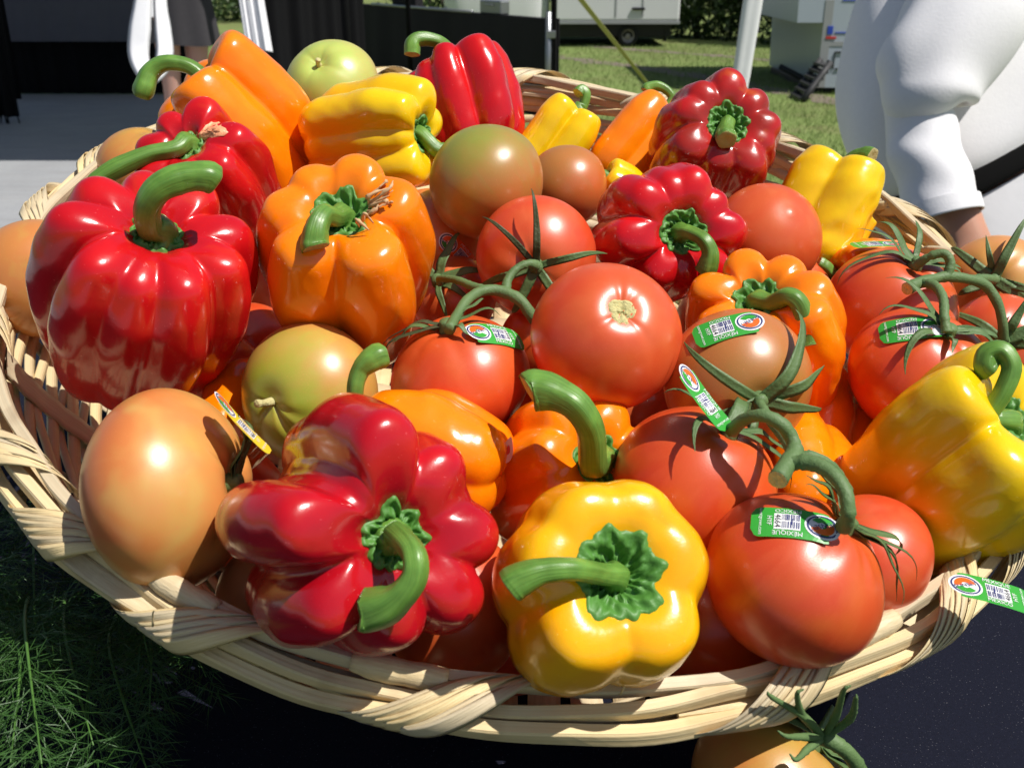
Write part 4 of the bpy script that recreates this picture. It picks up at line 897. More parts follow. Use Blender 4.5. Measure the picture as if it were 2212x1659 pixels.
def shirt_person():
    D = 1.78; hip = at(2215, 420, D); o = np.array([hip[0], hip[1], 0.]); root = empty('person', loc=o)
    tag(root, 'person in a white long sleeved shirt, black belt and white trousers leaning by the basket', 'person')
    J, E = {}, []
    J['pelvis'] = (hip - [0, 0, .04], (.13, .10)); J['waist'] = (at(2180, 250, D), (.115, .09)); J['chest'] = (at(2110, -10, D), (.13, .10)); J['neck'] = (at(2040, -230, D), .05); J['skull'] = (at(1990, -330, D), .075); J['crown'] = (at(1965, -400, D), .055)
    E += [('pelvis', 'waist'), ('waist', 'chest'), ('chest', 'neck'), ('neck', 'skull'), ('skull', 'crown')]
    J['sh'] = (at(2105, -130, 1.66), .058); J['el'] = (at(1985, 235, 1.58), .042); J['awrist'] = (at(2090, 520, 1.54), .034); J['fore'] = (at(2030, 380, 1.56), .043)
    E += [('chest', 'sh'), ('sh', 'el'), ('el', 'fore'), ('fore', 'awrist')]; hand_joints(J, E, at(2090, 520, 1.54), at(2160, 655, 1.50), RIGHT * -1 + UP * .2, 'a')
    J['sh2'] = (at(2060, -130, 1.93), .055); J['el2'] = (at(2050, 170, 1.98), .040); J['bwrist'] = (at(2090, 400, 1.92), .028); E += [('chest', 'sh2'), ('sh2', 'el2'), ('el2', 'bwrist')]; hand_joints(J, E, at(2090, 400, 1.92), at(2120, 540, 1.9), RIGHT + UP * .2, 'b')
    for k, dy in (('l', -.09), ('r', .09)):
        J['h' + k] = (hip + [0.0, dy, -.08], .085); J['kn' + k] = (np.array([hip[0] - .05, hip[1] + dy * 1.1, .50]), .058); J['an' + k] = (np.array([hip[0] + .03, hip[1] + dy * 1.1, .09]), .042); J['toe' + k] = (np.array([hip[0] - .14, hip[1] + dy * 1.15, .035]), .034)
        E += [('pelvis', 'h' + k), ('h' + k, 'kn' + k), ('kn' + k, 'an' + k), ('an' + k, 'toe' + k)]
    skin_body('body', J, E, M['skin'], root, o)
    hair = loft([(J['skull'][0] + [-.09, 0, .0], J['skull'][0] + [.09, 0, .02], .09), (J['skull'][0] + [-.09, 0, .06], J['skull'][0] + [.09, 0, .08], .095), (J['crown'][0] + [-.05, 0, .05], J['crown'][0] + [.05, 0, .06], .05), (J['crown'][0] + [-.005, 0, .07], J['crown'][0] + [.005, 0, .07], .005)], 24, 12)
    link('hair', grid(hair - o, False, True), M['bark'], root)
    r = [((1905, 440), (2385, 140), .140), ((1850, 405), (2392, 95), .158), ((1820, 320), (2392, 50), .162), ((1815, 190), (2372, -50), .160), ((1842, 50), (2340, -140), .152), ((1895, -80), (2290, -225), .14), ((1955, -185), (2190, -285), .10), ((2005, -235), (2100, -280), .05)]
    P = loft([(at(*a, D), at(*b, D), th) for a, b, th in r], 96, 70, 4, .012)
    shirt = link('shirt', grid(P - o, False, True), M['shirt'], root)
    # loose sleeve: a blousing upper half overhanging a tighter forearm half with a stitched cuff
    U = tube_pts([at(2190, -200, 1.70), at(2135, -60, 1.63), at(2070, 60, 1.585), at(2015, 150, 1.565), at(1992, 205, 1.565), at(1990, 232, 1.575)], [.105, .103, .095, .082, .066, .046], n=60, k=48, cap=False)
    S = sines(np.random.default_rng(3), 7, 14, 34); C = U.mean(1, keepdims=True); dd = U - C; dd /= np.linalg.norm(dd, axis=-1, keepdims=True); tt_ = np.linspace(0, 1, 60)[:, None]; aa_ = np.linspace(0, 2 * np.pi, 48, endpoint=False)[None]; fo = np.sin(tt_ * 9 + 1.5 * np.sin(aa_ + .6) + 1.2) * np.exp(-((tt_ - .75) / .32) ** 2) + .7 * np.sin(tt_ * 17 - 2.2 * np.sin(aa_ * 1 + 2.)) * np.exp(-((tt_ - .8) / .2) ** 2)
    U = U + dd * (.008 * wob(U.reshape(-1, 3), S).reshape(U.shape[:2]) + .006 * fo)[..., None]
    link('sleeve', grid(U - o, False, True), M['shirt'], shirt)
    W_ = tube_pts([at(1978, 200, 1.575), at(1984, 260, 1.57), at(2002, 330, 1.56), at(2018, 400, 1.55), at(2030, 446, 1.545), at(2036, 470, 1.543)], [.046, .050, .052, .054, .056, .057], n=50, k=48, cap=False)
    C = W_.mean(1, keepdims=True); dd = W_ - C; dd /= np.linalg.norm(dd, axis=-1, keepdims=True); S = sines(np.random.default_rng(8), 6, 25, 60); aa_ = np.linspace(0, 2 * np.pi, 48, endpoint=False)[None]; tt_ = np.linspace(0, 1, 50)[:, None]; W_ = W_ + dd * (.0045 * np.sin(tt_ * 16 + 2 * np.sin(aa_ + 1)) * np.exp(-((tt_ - .35) / .3) ** 2))[..., None]; W_ = W_ + dd * (.0060 * wob(W_.reshape(-1, 3), S).reshape(W_.shape[:2]) * np.linspace(1, 0, 50)[:, None] ** .7)[..., None]
    link('sleeve', grid(W_ - o, False, True), M['shirt'], shirt)
    K = tube_pts([at(2029, 440, 1.5453), at(2033, 458, 1.544), at(2037, 474, 1.543)], [.0592, .0598, .0598], n=8, k=48, cap=False); Ki = C_in = K.mean(1, keepdims=True) + (K - K.mean(1, keepdims=True)) * .95
    link('cuff', grid(np.concatenate([K, Ki[::-1]], 0) - o, False, True), M['shirt'], shirt)
    b = loft([(at(1880, 478, D), at(2378, 185, D), .145), (at(1876, 468, D), at(2380, 172, D), .153), (at(1870, 432, D), at(2384, 124, D), .153), (at(1870, 420, D), at(2384, 112, D), .145)], 96, 10, 1, 0)
    link('belt', grid(b - o, False, True), M['belt'], root)
    hx = np.array([1., 0, 0]); q = hip
    tr = [(at(1890, 480, D), at(2370, 205, D), .138), (at(1960, 640, D), at(2365, 430, D), .15), (at(2000, 760, D), at(2360, 640, D), .16), (np.array([q[0] - .13, q[1], .45]), np.array([q[0] + .12, q[1], .45]), .16), (np.array([q[0] - .11, q[1], .08]), np.array([q[0] + .12, q[1], .08]), .16)]
    link('trousers', grid(loft(tr, 64, 50, 6, .007) - o, False, True), M['trouser'], root)
    for dy in (-.1, .1):
        sh = loft([(q * [1, 1, 0] + [-.22, dy, .0], q * [1, 1, 0] + [.10, dy, .0], .048), (q * [1, 1, 0] + [-.21, dy, .05], q * [1, 1, 0] + [.10, dy, .06], .046), (q * [1, 1, 0] + [-.08, dy, .09], q * [1, 1, 0] + [.09, dy, .11], .04), (q * [1, 1, 0] + [-.01, dy, .10], q * [1, 1, 0] + [.01, dy, .11], .01)], 24, 14)
        link('shoe', grid(sh - o, False, True), M['belt'], root)
shirt_person()

def skirt_person():
    D = 6.5; a = at(392, 92, D); o = np.array([a[0], a[1], 0.]); root = empty('person', loc=o); tag(root, 'person in a dark grey skirt with bare legs standing behind the basket at left', 'person')
    J, E = {}, []; X = lambda px, py: at(px, py, D)
    hip = X(392, -70); J['pelvis'] = (hip, (.14, .10)); J['waist'] = (hip + [0, 0, .22], (.11, .08)); J['chest'] = (hip + [0, 0, .45], (.14, .09)); J['neck'] = (hip + [0, 0, .62], .045); J['skull'] = (hip + [0, 0, .74], .08); J['crown'] = (hip + [0, 0, .83], .06)
    E += [('pelvis', 'waist'), ('waist', 'chest'), ('chest', 'neck'), ('neck', 'skull'), ('skull', 'crown')]
    for k, s in (('a', -1), ('b', 1)):
        J['sh' + k] = (hip + [s * .17, 0, .50], .05); J['el' + k] = (hip + [s * .22, -.02, .22], .038); J[k + 'wrist'] = (hip + [s * .16, -.16, .10], .026); E += [('chest', 'sh' + k), ('sh' + k, 'el' + k), ('el' + k, k + 'wrist')]; hand_joints(J, E, hip + [s * .16, -.16, .10], hip + [s * .06, -.26, .12], np.array([0, 0, 1.]), k, .9)
    for k, x1, x2, dy in (('l', 368, 366, -.06), ('r', 420, 412, .05)):
        th = X(x1, 80); kn = X(x2, 190); J['h' + k] = (np.array([th[0], o[1] + dy, hip[2] - .05]), .095); J['t' + k] = (np.array([th[0], o[1] + dy, th[2]]), .088); J['kn' + k] = (np.array([kn[0], o[1] + dy, kn[2] + .02]), .060)
        J['cf' + k] = (np.array([kn[0] - .01, o[1] + dy + .01, kn[2] - .14]), .058); J['an' + k] = (np.array([kn[0] - .01, o[1] + dy + .02, .09]), .036); J['to' + k] = (np.array([kn[0] - .02, o[1] + dy - .13, .03]), .03)
        E += [('pelvis', 'h' + k), ('h' + k, 't' + k), ('t' + k, 'kn' + k), ('kn' + k, 'cf' + k), ('cf' + k, 'an' + k), ('an' + k, 'to' + k)]
    skin_body('body', J, E, M['leg_skin'], root, o)
    n, m = 120, 24; th = np.linspace(0, 2 * np.pi, n, endpoint=False); rows = []
    for s in np.linspace(0, 1, m):
        c = X(392 + 2 * s, -150 + 244 * s); r = (.165 + .075 * s) * (1 + .05 * s * np.sin(th * 8 + 1)); rows.append(np.stack([c[0] + r * np.cos(th), o[1] + .66 * r * np.sin(th), np.full(n, c[2]) + .012 * s * np.sin(th * 2)], 1))
    link('skirt', grid(np.stack(rows) - o, False, True), M['skirt'], root)
    tp = loft([(hip + [-.17, 0, .16], hip + [.17, 0, .16], .12), (hip + [-.16, 0, .30], hip + [.16, 0, .30], .12), (hip + [-.19, 0, .46], hip + [.19, 0, .46], .12), (hip + [-.12, 0, .55], hip + [.12, 0, .55], .09), (hip + [-.06, 0, .58], hip + [.06, 0, .58], .06)], 48, 24)
    link('top', grid(tp - o, False, True), M['white_cloth'], root)
    h = J['skull'][0]; hr = loft([(h + [-.10, .03, -.14], h + [.10, .03, -.14], .07), (h + [-.11, .02, .02], h + [.11, .02, .02], .10), (h + [-.08, 0, .10], h + [.08, 0, .10], .10), (h + [-.01, 0, .15], h + [.01, 0, .15], .01)], 24, 16)
    link('hair', grid(hr - o, False, True), M['bark'], root)
skirt_person()

# ------------------------------------------------------------------ booths, drapes and tent
def drape(name, label, cat, top, bottom, mat, folds=9, amp=.05, n=120, m=16, thick=.012, parent=None, fringe=0, group=None, seed=0):
    """cloth hanging between a top edge (2 world points) and a bottom edge, with folds and thickness"""
    rg = np.random.default_rng(seed); s = np.linspace(0, 1, n); A, B = np.array(top), np.array(bottom); o = B.mean(0); nr = np.cross(A[1] - A[0], A[0] - B[0]); nr /= np.linalg.norm(nr); ph = rg.uniform(0, 6, 3)
    P = []
    for k in np.linspace(0, 1, m):
        L = A[0] + (A[1] - A[0]) * s[:, None]; Lb = B[0] + (B[1] - B[0]) * s[:, None]; q = L + (Lb - L) * k
        f = np.sin(s * folds * 6.28 + ph[0] + .6 * np.sin(s * 9 + ph[1])) + .5 * np.sin(s * folds * 14 + ph[2]); P.append(q + nr * (amp * (.35 + .65 * k) * f)[:, None])
    P = np.stack(P, 1); Q = P + nr * thick
    ob = link(name, join_meshes([(P, grid_faces(n, m, False, False)), (Q, grid_faces(n, m, False, False)[:, ::-1])]), mat, parent); ob.data.transform(Matrix.Translation(Vector(-o)))
    ob.location = tuple(o)
    if label: tag(ob, label, cat, group)
    for i in range(fringe):
        k = int(rg.integers(0, n)); p = P[k, -1] - o; L = rg.uniform(.05, .16)
        link('tassel', tube([p, p + [rg.normal() * .008, 0, -L * .5], p + [rg.normal() * .015, rg.normal() * .01, -L]], [.006, .005, .003], n=6, k=6), mat, ob)
    return ob
def canopy():
    r = empty('canopy_tent', loc=(-4, 9.3, 0)); o = np.array([-4, 9.3, 0]); tag(r, 'white canopy tent on black posts shading the pavement at left', 'tent'); x0, x1, y0, y1, z = -4.9, -1.0, 6.40, 10.3, 2.9
    V = np.array([(x0, y0, z), (x1, y0, z), (x1, y1, z), (x0, y1, z), (-2.95, 8.35, 3.7)]) - o; link('roof', raw_mesh(np.vstack([V, V + [0, 0, .02]]), np.array([(0, 4, 1, 1), (1, 4, 2, 2), (2, 4, 3, 3), (3, 4, 0, 0), (5, 6, 9, 9), (6, 7, 9, 9), (7, 8, 9, 9), (8, 5, 9, 9)])[:, :3], False), M['white_cloth'], r)
    for a, b in (((x0, y0), (x1, y0)), ((x1, y0), (x1, y1)), ((x1, y1), (x0, y1)), ((x0, y1), (x0, y0))):
        P = np.array([[(a[0], a[1], z), (a[0], a[1], z - .3)], [(b[0], b[1], z), (b[0], b[1], z - .3)]]) - o; link('valance', grid(P, smooth=False), M['white_cloth'], r)
    for x, y in ((x0, y0), (x1, y0), (x1, y1), (x0, y1)): link('post', tube([(x - o[0], y - o[1], 0), (x - o[0], y - o[1], z)], [.025, .025], n=3, k=10), M['black'], r)
canopy()
def booth():
    Y = 10.6; L = at_y(20, 90, Y); Rr = at_y(318, 94, Y); t0 = at_y(20, -10, Y); r = empty('booth_table', loc=(float((L[0] + Rr[0]) / 2), Y, 0)); o = np.array(r.location); tag(r, 'long booth table at far left with a grey cloth front over black', 'table')
    z1 = t0[2] + .02; x0, x1 = L[0] - .3, Rr[0]
    box('tabletop', np.array([x0, Y, z1 - .03]) - o, np.array([x1, Y + .8, z1]) - o, M['charcoal'], r)
    drape('front_cloth', None, None, (np.array([x0, Y - .02, z1 + .004]), np.array([x1, Y - .02, z1 + .004])), (np.array([x0, Y - .03, L[2]]), np.array([x1, Y - .03, L[2]])), M['greycloth'], 5, .008, parent=r).location -= Vector(o)
    drape('under_cloth', None, None, (np.array([x0, Y + .1, z1 - .03]), np.array([x1 + .5, Y + .1, z1 - .03])), (np.array([x0, Y + .1, .01]), np.array([x1 + .5, Y + .1, .01])), M['black'], 9, .015, parent=r).location -= Vector(o)
booth()
g0 = on_ground(-40, 268); g1 = on_ground(44, 268)
drape('fringed_drape', 'black drape with a tasselled hem hanging at the far left edge', 'drape', (g0 + [0, 0, 2.2], g1 + [0, 0, 2.2]), (g0 + [0, 0, .06], g1 + [0, 0, .06]), M['black'], 2.5, .04, fringe=26, seed=2)
a, b = at_y(572, 100, 7.6), at_y(790, 100, 8.4)
drape('black_drape', 'plain black drape hanging left of the black draped table', 'drape', (np.array([a[0], a[1], 2.3]), np.array([b[0], b[1], 2.3])), (np.array([a[0], a[1], .01]), np.array([b[0], b[1], .01])), M['black'], 4, .03, seed=5)
def black_table():
    zt = .82; A = on_ground(770, 9, zt); B = on_ground(1186, 42, zt); d = B - A; d /= np.linalg.norm(d); nrm = np.array([-d[1], d[0], 0]); r = empty('draped_table', loc=(A + B) / 2 * [1, 1, 0]); o = (A + B) / 2 * [1, 1, 0]
    tag(r, 'long table with a charcoal cloth front and bright metal edge behind the red pepper', 'table')
    top = np.array([A, B, B + nrm * .10, A + nrm * .10]) - o; link('tabletop', raw_mesh(np.vstack([top, top - [0, 0, .03]]), BOXF[:, ::-1], False), M['charcoal'], r)
    fc = drape('front_cloth', None, None, (A - nrm * .02 + [0, 0, .003], B - nrm * .02 + [0, 0, .003]), (A * [1, 1, 0] - nrm * .05 + [0, 0, .02], B * [1, 1, 0] - nrm * .05 + [0, 0, .02]), M['charcoal'], 4, .018, parent=r, seed=7); fc.location -= Vector(o)
    sc = drape('side_cloth', None, None, (B + [0, 0, .003], B + nrm * .10 + [0, 0, .003]), (B * [1, 1, 0] + [0, 0, .02], B * [1, 1, 0] + nrm * .10 + [0, 0, .02]), M['charcoal'], 3, .018, parent=r, seed=8); sc.location -= Vector(o)
    e0 = A + (B - A) * .12 - nrm * .03 + [0, 0, .012]; e1 = A + (B - A) * .68 - nrm * .03 + [0, 0, .012]; link('metal_edge', tube(np.array([e0, e1]) - o, [.014, .014], n=4, k=8), M['steel'], r)
    p = B + d * .035 - nrm * .03; link('post', tube(np.array([p * [1, 1, 0], p + [0, 0, .06]]) - o, [.026, .026], n=3, k=10), M['steel'], r)
    cl = p * [1, 1, 0] + [0, 0, zt - .12]; box('clamp', cl - o - [.02, .03, .03], cl - o + [.06, .03, .03], M['steel'], r, .006)
    p2 = B + d * .0 + nrm * .05; pp = empty('tent_post', loc=p2 * [1, 1, 0]); tag(pp, 'black tent post rising behind the corner of the draped table', 'post'); link('tube', tube(np.array([(0, 0, 0), (0, 0, 2.6)]), [.024, .024], n=3, k=10), M['black'], pp); box('foot', (-.06, -.06, 0), (.06, .06, .012), M['chassis'], pp, .003)
    for i, (f, h, w_, mt) in enumerate([(.30, .16, .5, 'charcoal'), (.75, .12, .35, 'steel')]):
        c = A + (B - A) * f + nrm * .05; c2 = c + [0, 0, .001]; ob = box('equipment_case', (-w_ / 2, -.05, 0), (w_ / 2, .05, h), M[mt], None, .012); ob.location = tuple(c2); ob.rotation_euler.z = math.atan2(d[1], d[0])
        tag(ob, ['dark equipment case standing on the left half of the draped table', 'metal equipment case standing on the right half of the draped table'][i], 'case'); box('handle', (-.06, -.07, h * .6), (.06, -.051, h * .72), M['steel'], ob, .004)
black_table()
def ribbon(name, label, pts, d, wid, mat, twist, parent=None, seed=0):
    C = crom([at(px, py, d + dd) for px, py, dd in pts], 50); T_, = np.gradient(C, axis=0)[None]; T_ = T_ / np.linalg.norm(T_, axis=1)[:, None]; o = C[0]
    tw = crom([[x] for x in twist], 50)[:, 0]; s0 = np.cross(T_, -BACK); s0 /= np.linalg.norm(s0, axis=1)[:, None]; S = s0 * np.cos(tw)[:, None] - BACK[None] * np.sin(tw)[:, None]; N = np.cross(T_, S); wd = np.interp(np.linspace(0, 1, 50), np.linspace(0, 1, len(wid)), wid)
    P = np.stack([C + S * (a * wd)[:, None] + N * (c * .0008 + .002 * math.cos(a * 2)) for a, c in [(-1, 0), (-.5, 1), (0, 1), (.5, 1), (1, 0), (.5, -1), (0, -1), (-.5, -1)]], 1) - o
    ob = link(name, grid(P, False, True), mat, parent); ob.location = tuple(o)
    if label: tag(ob, label, 'ribbon')
    return ob
rb = ribbon('hanging_ribbon', 'white ribbon loop hanging at upper left before the dark booth', [(316, -160, 0), (310, -20, 0), (302, 60, 0), (299, 115, 0), (308, 150, -.02), (322, 172, -.04), (332, 172, -.05), (346, 150, -.04), (356, 115, 0), (352, 60, .03), (346, 0, .04), (342, -160, .04)], 4.2, [.030, .034, .046, .044, .036, .022, .020, .034, .036, .034, .028, .022], M['white_cloth'], [.1, .1, .1, .2, .2, 0, 0, -.2, -.3, -.4, -.4, -.4], seed=1)
V2, F2 = text_mesh('AR', .05); c = at(328, 165, 4.135); me = bpy.data.meshes.new('m'); me.from_pydata([tuple(c + x * cdir((.95, .25, 0)) + y * cdir((-.25, .95, 0)) - np.array(rb.location)) for x, y in V2], [], F2); link('lettering', me, M['greycloth'], rb)
a0 = [at(508, -60, 5.4), at(558, -60, 5.4)]; b0 = [at(532, 108, 5.4), at(588, 112, 5.4)]
drape('white_towel', 'white folded cloth hanging in front of the grass at upper left', 'cloth', (a0[0] + [-.02, 0, .3], a0[1] + [-.02, 0, .3]), b0, M['white_cloth'], 3, .012, n=60, thick=.008, seed=4)
ht = empty('hanging_tag', loc=at(312, -40, 4.6)); o = np.array(ht.location); tag(ht, 'small white and amber tag hanging beside the ribbon loop', 'tag')
for nm, y0, y1, xa, xb, mt in (('white_panel', -40, 38, 306, 330, 'white_cloth'), ('amber_panel', 38.5, 78, 304, 318, 'amber')):
    V = np.array([at(xa, y0, 4.6), at(xb, y0, 4.6), at(xb - 8 * (y1 > 50) , y1, 4.6), at(xa + 6 * (y1 > 50), y1, 4.6)]) - o; V = np.vstack([V, V + [0, .01, 0]]); link(nm, raw_mesh(V, BOXF, False), M[mt], ht)

# white fabric covered tent pole and tan guy strap
P0 = at(1588, 240, 5.2); base = np.array([P0[0], P0[1], 0.]); topp = at(1632, -40, 5.0); bot = np.array(P0) + (np.array(P0) - topp) * (P0[2] / (topp[2] - P0[2]))
tp_ = empty('tent_pole', loc=bot); P = tube_pts(np.array([bot, P0, topp, topp + (topp - P0) * 1.6]) - bot, [.036, .040, .046, .046], n=40, k=24, ridge=3, ramp=.18, rough=.01, seed=4); tag(tp_, 'white cloth wrapped tent pole before the hedge', 'tent pole')
link('wrap', grid(P, False, True), M['white_cloth'], tp_); box('foot', (-.09, -.09, 0), (.09, .09, .012), M['steel'], tp_, .003)
s0, s1 = at(1210, -60, 3.4), on_ground(1466, 262); o = s1; stt = link('guy_strap', tube(np.array([s1, (s0 + s1) / 2 + [0, 0, -.01], s0 + (s0 - s1) * .4]) - o, [.013, .013, .013], n=20, k=8, squash=.35), M['strap']); stt.location = tuple(o); tag(stt, 'tan guy strap slanting down across the grass', 'strap')
link('peg', tube([(0, 0, -.1), (.02, 0, .09)], [.008, .010], n=4, k=8), M['steel'], stt)

# ------------------------------------------------------------------ trucks, trailer, van
def wheel(parent, c, r, wdt, o):
    w_ = empty('wheel'); w_.parent = parent; c = np.asarray(c) - o; n = 28; a = np.linspace(0, 6.2832, n, endpoint=False)
    sec = [(r * .62, -wdt / 2), (r * .95, -wdt / 2), (r, -wdt * .3), (r, wdt * .3), (r * .95, wdt / 2), (r * .62, wdt / 2)]
    P = np.array([[(c[0] + q * math.cos(t_), c[1] + y, c[2] + q * math.sin(t_)) for q, y in sec] for t_ in a]); link('tyre', grid(P, True, True), M['tyre'], w_)
    sec = [(r * .64, wdt * .1), (r * .64, -wdt * .42), (r * .56, -wdt * .42), (r * .52, -wdt * .1), (r * .28, -wdt * .05), (r * .22, -wdt * .25), (.0, -wdt * .25)]
    P = np.array([[(c[0] + q * math.cos(t_), c[1] + y, c[2] + q * math.sin(t_)) for q, y in sec] for t_ in a]); link('rim', grid(P, True, False), M['rim'], w_)
def truck():
    g = on_ground(1358, 103); Y = g[1]; X = lambda px, py: at_y(px, py, Y); o = np.array([X(1300, 60)[0], Y, 0]); r = empty('box_truck', loc=o); tag(r, 'white box truck parked across the grass behind the tent', 'truck')
    zb = X(1300, 46)[2]; xl, xr = X(960, 40)[0], X(1468, 40)[0]; rw = abs(X(1340, 80)[0] - X(1378, 80)[0]) / 2 * 1.15; zw = rw
    box('cargo_box', np.array([X(1200, 0)[0], Y, zb]) - o, np.array([xr, Y + 2.1, zb + 2.3]) - o, M['truck_white'], r, .03)
    for px in (1330, 1388): x = X(px, 30)[0]; box('panel_seam', np.array([x - .012, Y - .006, zb + .06]) - o, np.array([x + .012, Y - .001, zb + 2.2]) - o, M['trailer_grey'], r)
    for px in (1372, 1386): x = X(px, 20)[0]; box('handle', np.array([x - .05, Y - .03, X(0, 20)[2] - .02]) - o, np.array([x + .05, Y - .0065, X(0, 20)[2] + .02]) - o, M['chassis'], r, .004)
    box('bottom_rail', np.array([X(1200, 0)[0], Y - .012, zb - .05]) - o, np.array([xr + .01, Y + 2.11, zb - .002]) - o, M['trailer_grey'], r, .005)
    box('chassis', np.array([xl, Y + .12, zw * .9]) - o, np.array([xr - .1, Y + 1.9, zb - .055]) - o, M['chassis'], r, .02)
    cab = loft([(np.array([xl, Y + 1.0, zb - .1]), np.array([X(1190, 0)[0], Y + 1.0, zb - .1]), .95), (np.array([xl, Y + 1.0, zb + .5]), np.array([X(1190, 0)[0], Y + 1.0, zb + .5]), .96), (np.array([xl + .5, Y + 1.0, zb + 1.2]), np.array([X(1190, 0)[0], Y + 1.0, zb + 1.2]), .88), (np.array([xl + .8, Y + 1.0, zb + 1.3]), np.array([X(1180, 0)[0], Y + 1.0, zb + 1.3]), .5)], 40, 20, power=6, fold=0)
    link('cab', grid(cab - o, False, True), M['truck_white'], r)
    box('headlight', np.array([xl - .01, Y + .2, zb + .05]) - o, np.array([xl + .05, Y + .45, zb + .2]) - o, M['steel'], r, .01); box('headlight', np.array([xl - .01, Y + 1.55, zb + .05]) - o, np.array([xl + .05, Y + 1.8, zb + .2]) - o, M['steel'], r, .01)
    box('cab_window', np.array([X(1090, 0)[0], Y + .03, zb + .62]) - o, np.array([X(1170, 0)[0], Y + .05, zb + 1.1]) - o, M['chassis'], r, .01)
    for px in (1358, 1060):
        for yy in (.15, 1.85): wheel(r, (X(px, 80)[0], Y + yy, zw), rw, .16, o)
    box('mudflap', np.array([X(1440, 60)[0], Y + .1, zw * .5]) - o, np.array([X(1443, 60)[0], Y + .4, zb - .056]) - o, M['chassis'], r)
truck()
def trailer():
    g = on_ground(1800, 205); Y = g[1]; X = lambda px, py: at_y(px, py, Y); o = np.array([X(1850, 100)[0], Y, 0]); r = empty('travel_trailer', loc=o); tag(r, 'trailer toned blue grey for shade, with overhanging nose beside the white shirt', 'trailer')
    zb = X(1800, 190)[2]; zo = X(1750, 50)[2]; xr = X(2400, 100)[0]
    P = np.array([(X(1776, 190)[0], zb), (xr, zb), (xr, zb + 2.4), (X(1715, 0)[0], zb + 2.4), (X(1722, 50)[0], zo), (X(1786, 58)[0], zo)]); V = np.vstack([np.column_stack([P[:, 0], np.full(6, Y), P[:, 1]]), np.column_stack([P[:, 0], np.full(6, Y + 2.3), P[:, 1]])]) - o
    me = bpy.data.meshes.new('m'); me.from_pydata([tuple(v) for v in V], [], [tuple(range(6)), tuple(range(11, 5, -1))] + [(i, i + 6, (i + 1) % 6 + 6, (i + 1) % 6) for i in range(6)]); me.update(); link('shell', me, M['trailer_shade'], r)
    def plate(nm, px0, px1, py0, py1, mt, t_=.012): box(nm, np.array([X(px0, py1)[0], Y - t_, X(px0, py1)[2]]) - o, np.array([X(px1, py0)[0], Y - .001, X(px0, py0)[2]]) - o, M[mt], r, .002)
    plate('corner_seam', 1781, 1784, 0, 190, 'trailer_grey', .006); plate('blue_logo', 1786, 1800, 57, 75, 'blue'); plate('logo_line', 1803, 1840, 70, 73, 'blue', .006); plate('marker_light', 1783, 1806, 80, 85, 'redmark'); plate('stripe', 1785, 1990, 90, 101, 'trailer_grey', .005)
    plate('top_line', 1820, 1990, 0, 3, 'blue', .006)
    for nm, a_ in (('hatch_rail', (1800, 1803, 112, 150)), ('hatch_rail', (1803, 1850, 112, 115)), ('hatch_rail', (1803, 1850, 148, 151))): plate(nm, *a_, 'chassis')
    plate('lock', 1786, 1791, 130, 138, 'chassis'); plate('door', 1860, 1930, 6, 186, 'truck_white', .008)
    box('chassis', np.array([X(1770, 190)[0], Y + .15, zb - .10]) - o, np.array([xr - .2, Y + 2.1, zb - .002]) - o, M['chassis'], r, .01)
    dbar = np.array([X(1712, 195)[0], Y + .6, .22]) - o; link('drawbar', tube([np.array([X(1800, 190)[0], Y + .3, zb - .06]) - o, dbar], [.035, .03], n=4, k=8), M['chassis'], r)
    s0_, s1_ = np.array([X(1770, 128)[0], Y - .05, X(0, 128)[2]]) - o, np.array([X(1700, 206)[0], Y - .25, .02]) - o
    for k in (0, .35): link('ramp_rail', tube([s0_ + [0, -k, 0], s1_ + [0, -k, 0]], [.03, .03], n=4, k=8), M['tint'], r)
    for f in np.linspace(.1, .95, 6):
        c = s0_ + (s1_ - s0_) * f; box('tread', c + [-.05, -.35, -.012], c + [.05, 0, .012], M['tint'], r)
    for px in (1960, 2040): wheel(r, (X(px, 190)[0], Y + .12, .26), .26, .18, o); wheel(r, (X(px, 190)[0], Y + 2.1, .26), .26, .18, o)
    link('jack', tube([np.array([X(1800, 190)[0], Y + .5, zb - .05]) - o, np.array([X(1800, 190)[0], Y + .5, 0.]) - o], [.03, .04], n=4, k=8), M['chassis'], r)
trailer()

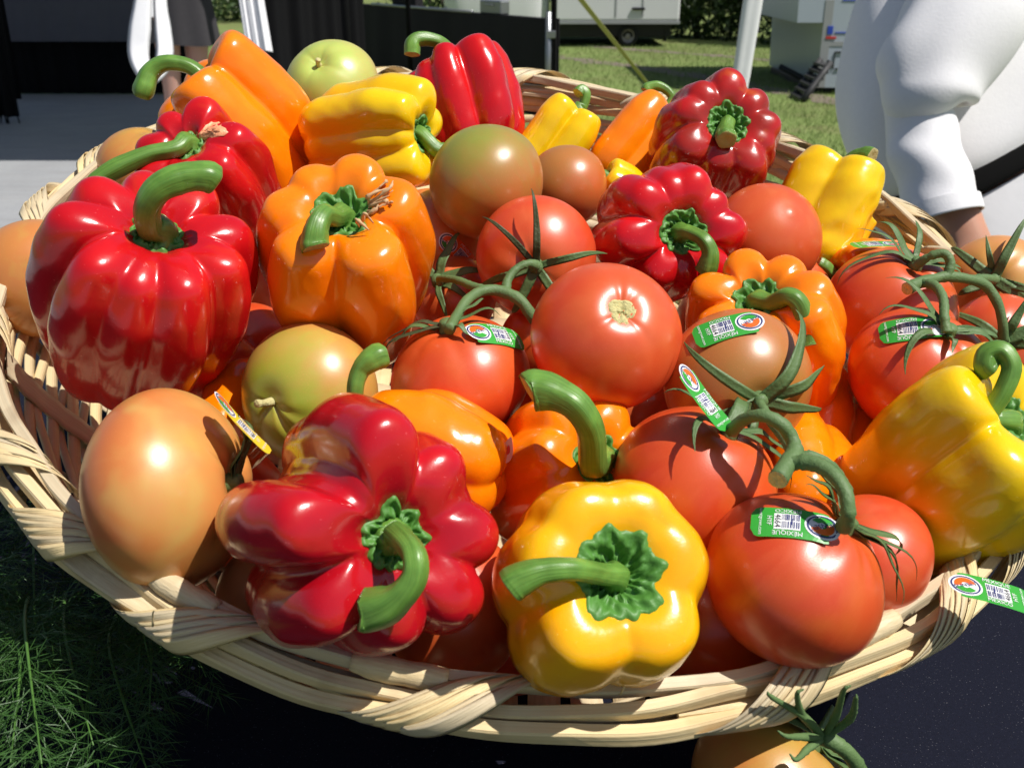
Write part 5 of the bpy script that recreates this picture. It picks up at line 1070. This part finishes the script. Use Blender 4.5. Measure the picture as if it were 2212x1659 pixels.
# ------------------------------------------------------------------ hedge bushes
def bush(label, px, py, Yd, rx, rz, seed, n=5200, leaf=.05):
    g = at_y(px, py, Yd); o = np.array([g[0], Yd, 0]); r = empty('bush', loc=o); tag(r, label, 'bush', 'dark bushes along the far edge of the grass'); rg = np.random.default_rng(seed)
    cl = rg.normal(size=(26, 3)); cl /= np.linalg.norm(cl, axis=1)[:, None]; cl = cl * np.array([rx * .75, rx * .55, rz * .42]) * rg.uniform(.5, 1, (26, 1)) + [0, 0, rz * .5]; k = rg.integers(0, 26, n); d = rg.normal(size=(n, 3)); d /= np.linalg.norm(d, axis=1)[:, None]
    c = cl[k] + d * (rg.uniform(.5, 1, (n, 1)) ** .5) * np.array([rx, rx, rz]) * .30; c[:, 2] = np.clip(c[:, 2], .02, None); a = rg.normal(size=(n, 3)); a /= np.linalg.norm(a, axis=1)[:, None]; b = np.cross(a, rg.normal(size=(n, 3))); b /= np.linalg.norm(b, axis=1)[:, None]
    L = leaf * rg.uniform(.6, 1.4, (n, 1)); V = np.stack([c - a * L, c + b * L * .45, c + a * L, c - b * L * .45], 1); link('crown', raw_mesh(V, np.arange(n * 4).reshape(-1, 4), False), M['leaf'], r)
    for i in range(3): e = cl[i]; link('trunk', tube([(rg.normal() * .05, rg.normal() * .05, 0), e * [.4, .4, .6], e], [.05, .035, .015], n=8, k=8), M['bark'], r)
for i, (px, Yd, rx, rz, lb) in enumerate([(1505, 18.6, 1.0, 1.5, 'dark bush just right of the white box truck'), (1600, 18.2, .95, 2.6, 'tall dark bush behind the white tent pole'), (1690, 17.4, 1.0, 2.4, 'dark bush right of the white tent pole'), (1765, 16.6, .95, 2.6, 'dark bush beside the nose of the trailer'), (1850, 17.5, 1.2, 2.6, 'dark bush behind the trailer'), (1430, 21.5, 1.4, 1.2, 'low bush behind the rear of the box truck'), (960, 22, 1.6, 2.4, 'bush behind the equipment on the draped table'), (1110, 23, 1.6, 2.4, 'bush behind the cab of the truck'), (520, 24, 2.0, 1.2, 'low bush at the far side of the grass behind the white cloth')]):
    bush(lb, px, 100, Yd, rx, rz, 30 + i)
def van():
    Y = 27.; c = at_y(1520, 8, Y); o = np.array([c[0], Y, 0]); r = empty('parked_van', loc=o); tag(r, 'blue grey van roof showing above the low bush near the truck', 'van')
    P = loft([(np.array([-2.2, .9, .35]), np.array([2.2, .9, .35]), .9), (np.array([-2.2, .9, 1.0]), np.array([2.2, .9, 1.0]), .92), (np.array([-1.6, .9, 1.75]), np.array([2.1, .9, 1.75]), .8), (np.array([-1.4, .9, 1.85]), np.array([1.9, .9, 1.85]), .4)], 40, 20, power=5, fold=0)
    link('body', grid(P, False, True), M['van'], r); box('window', (-1.0, -.02, 1.15), (1.6, .04, 1.55), M['chassis'], r, .01)
    for x in (-1.4, 1.4): wheel(r, np.array([x, .05, .33]), .33, .2, np.zeros(3)); wheel(r, np.array([x, 1.75, .33]), .33, .2, np.zeros(3))
van()
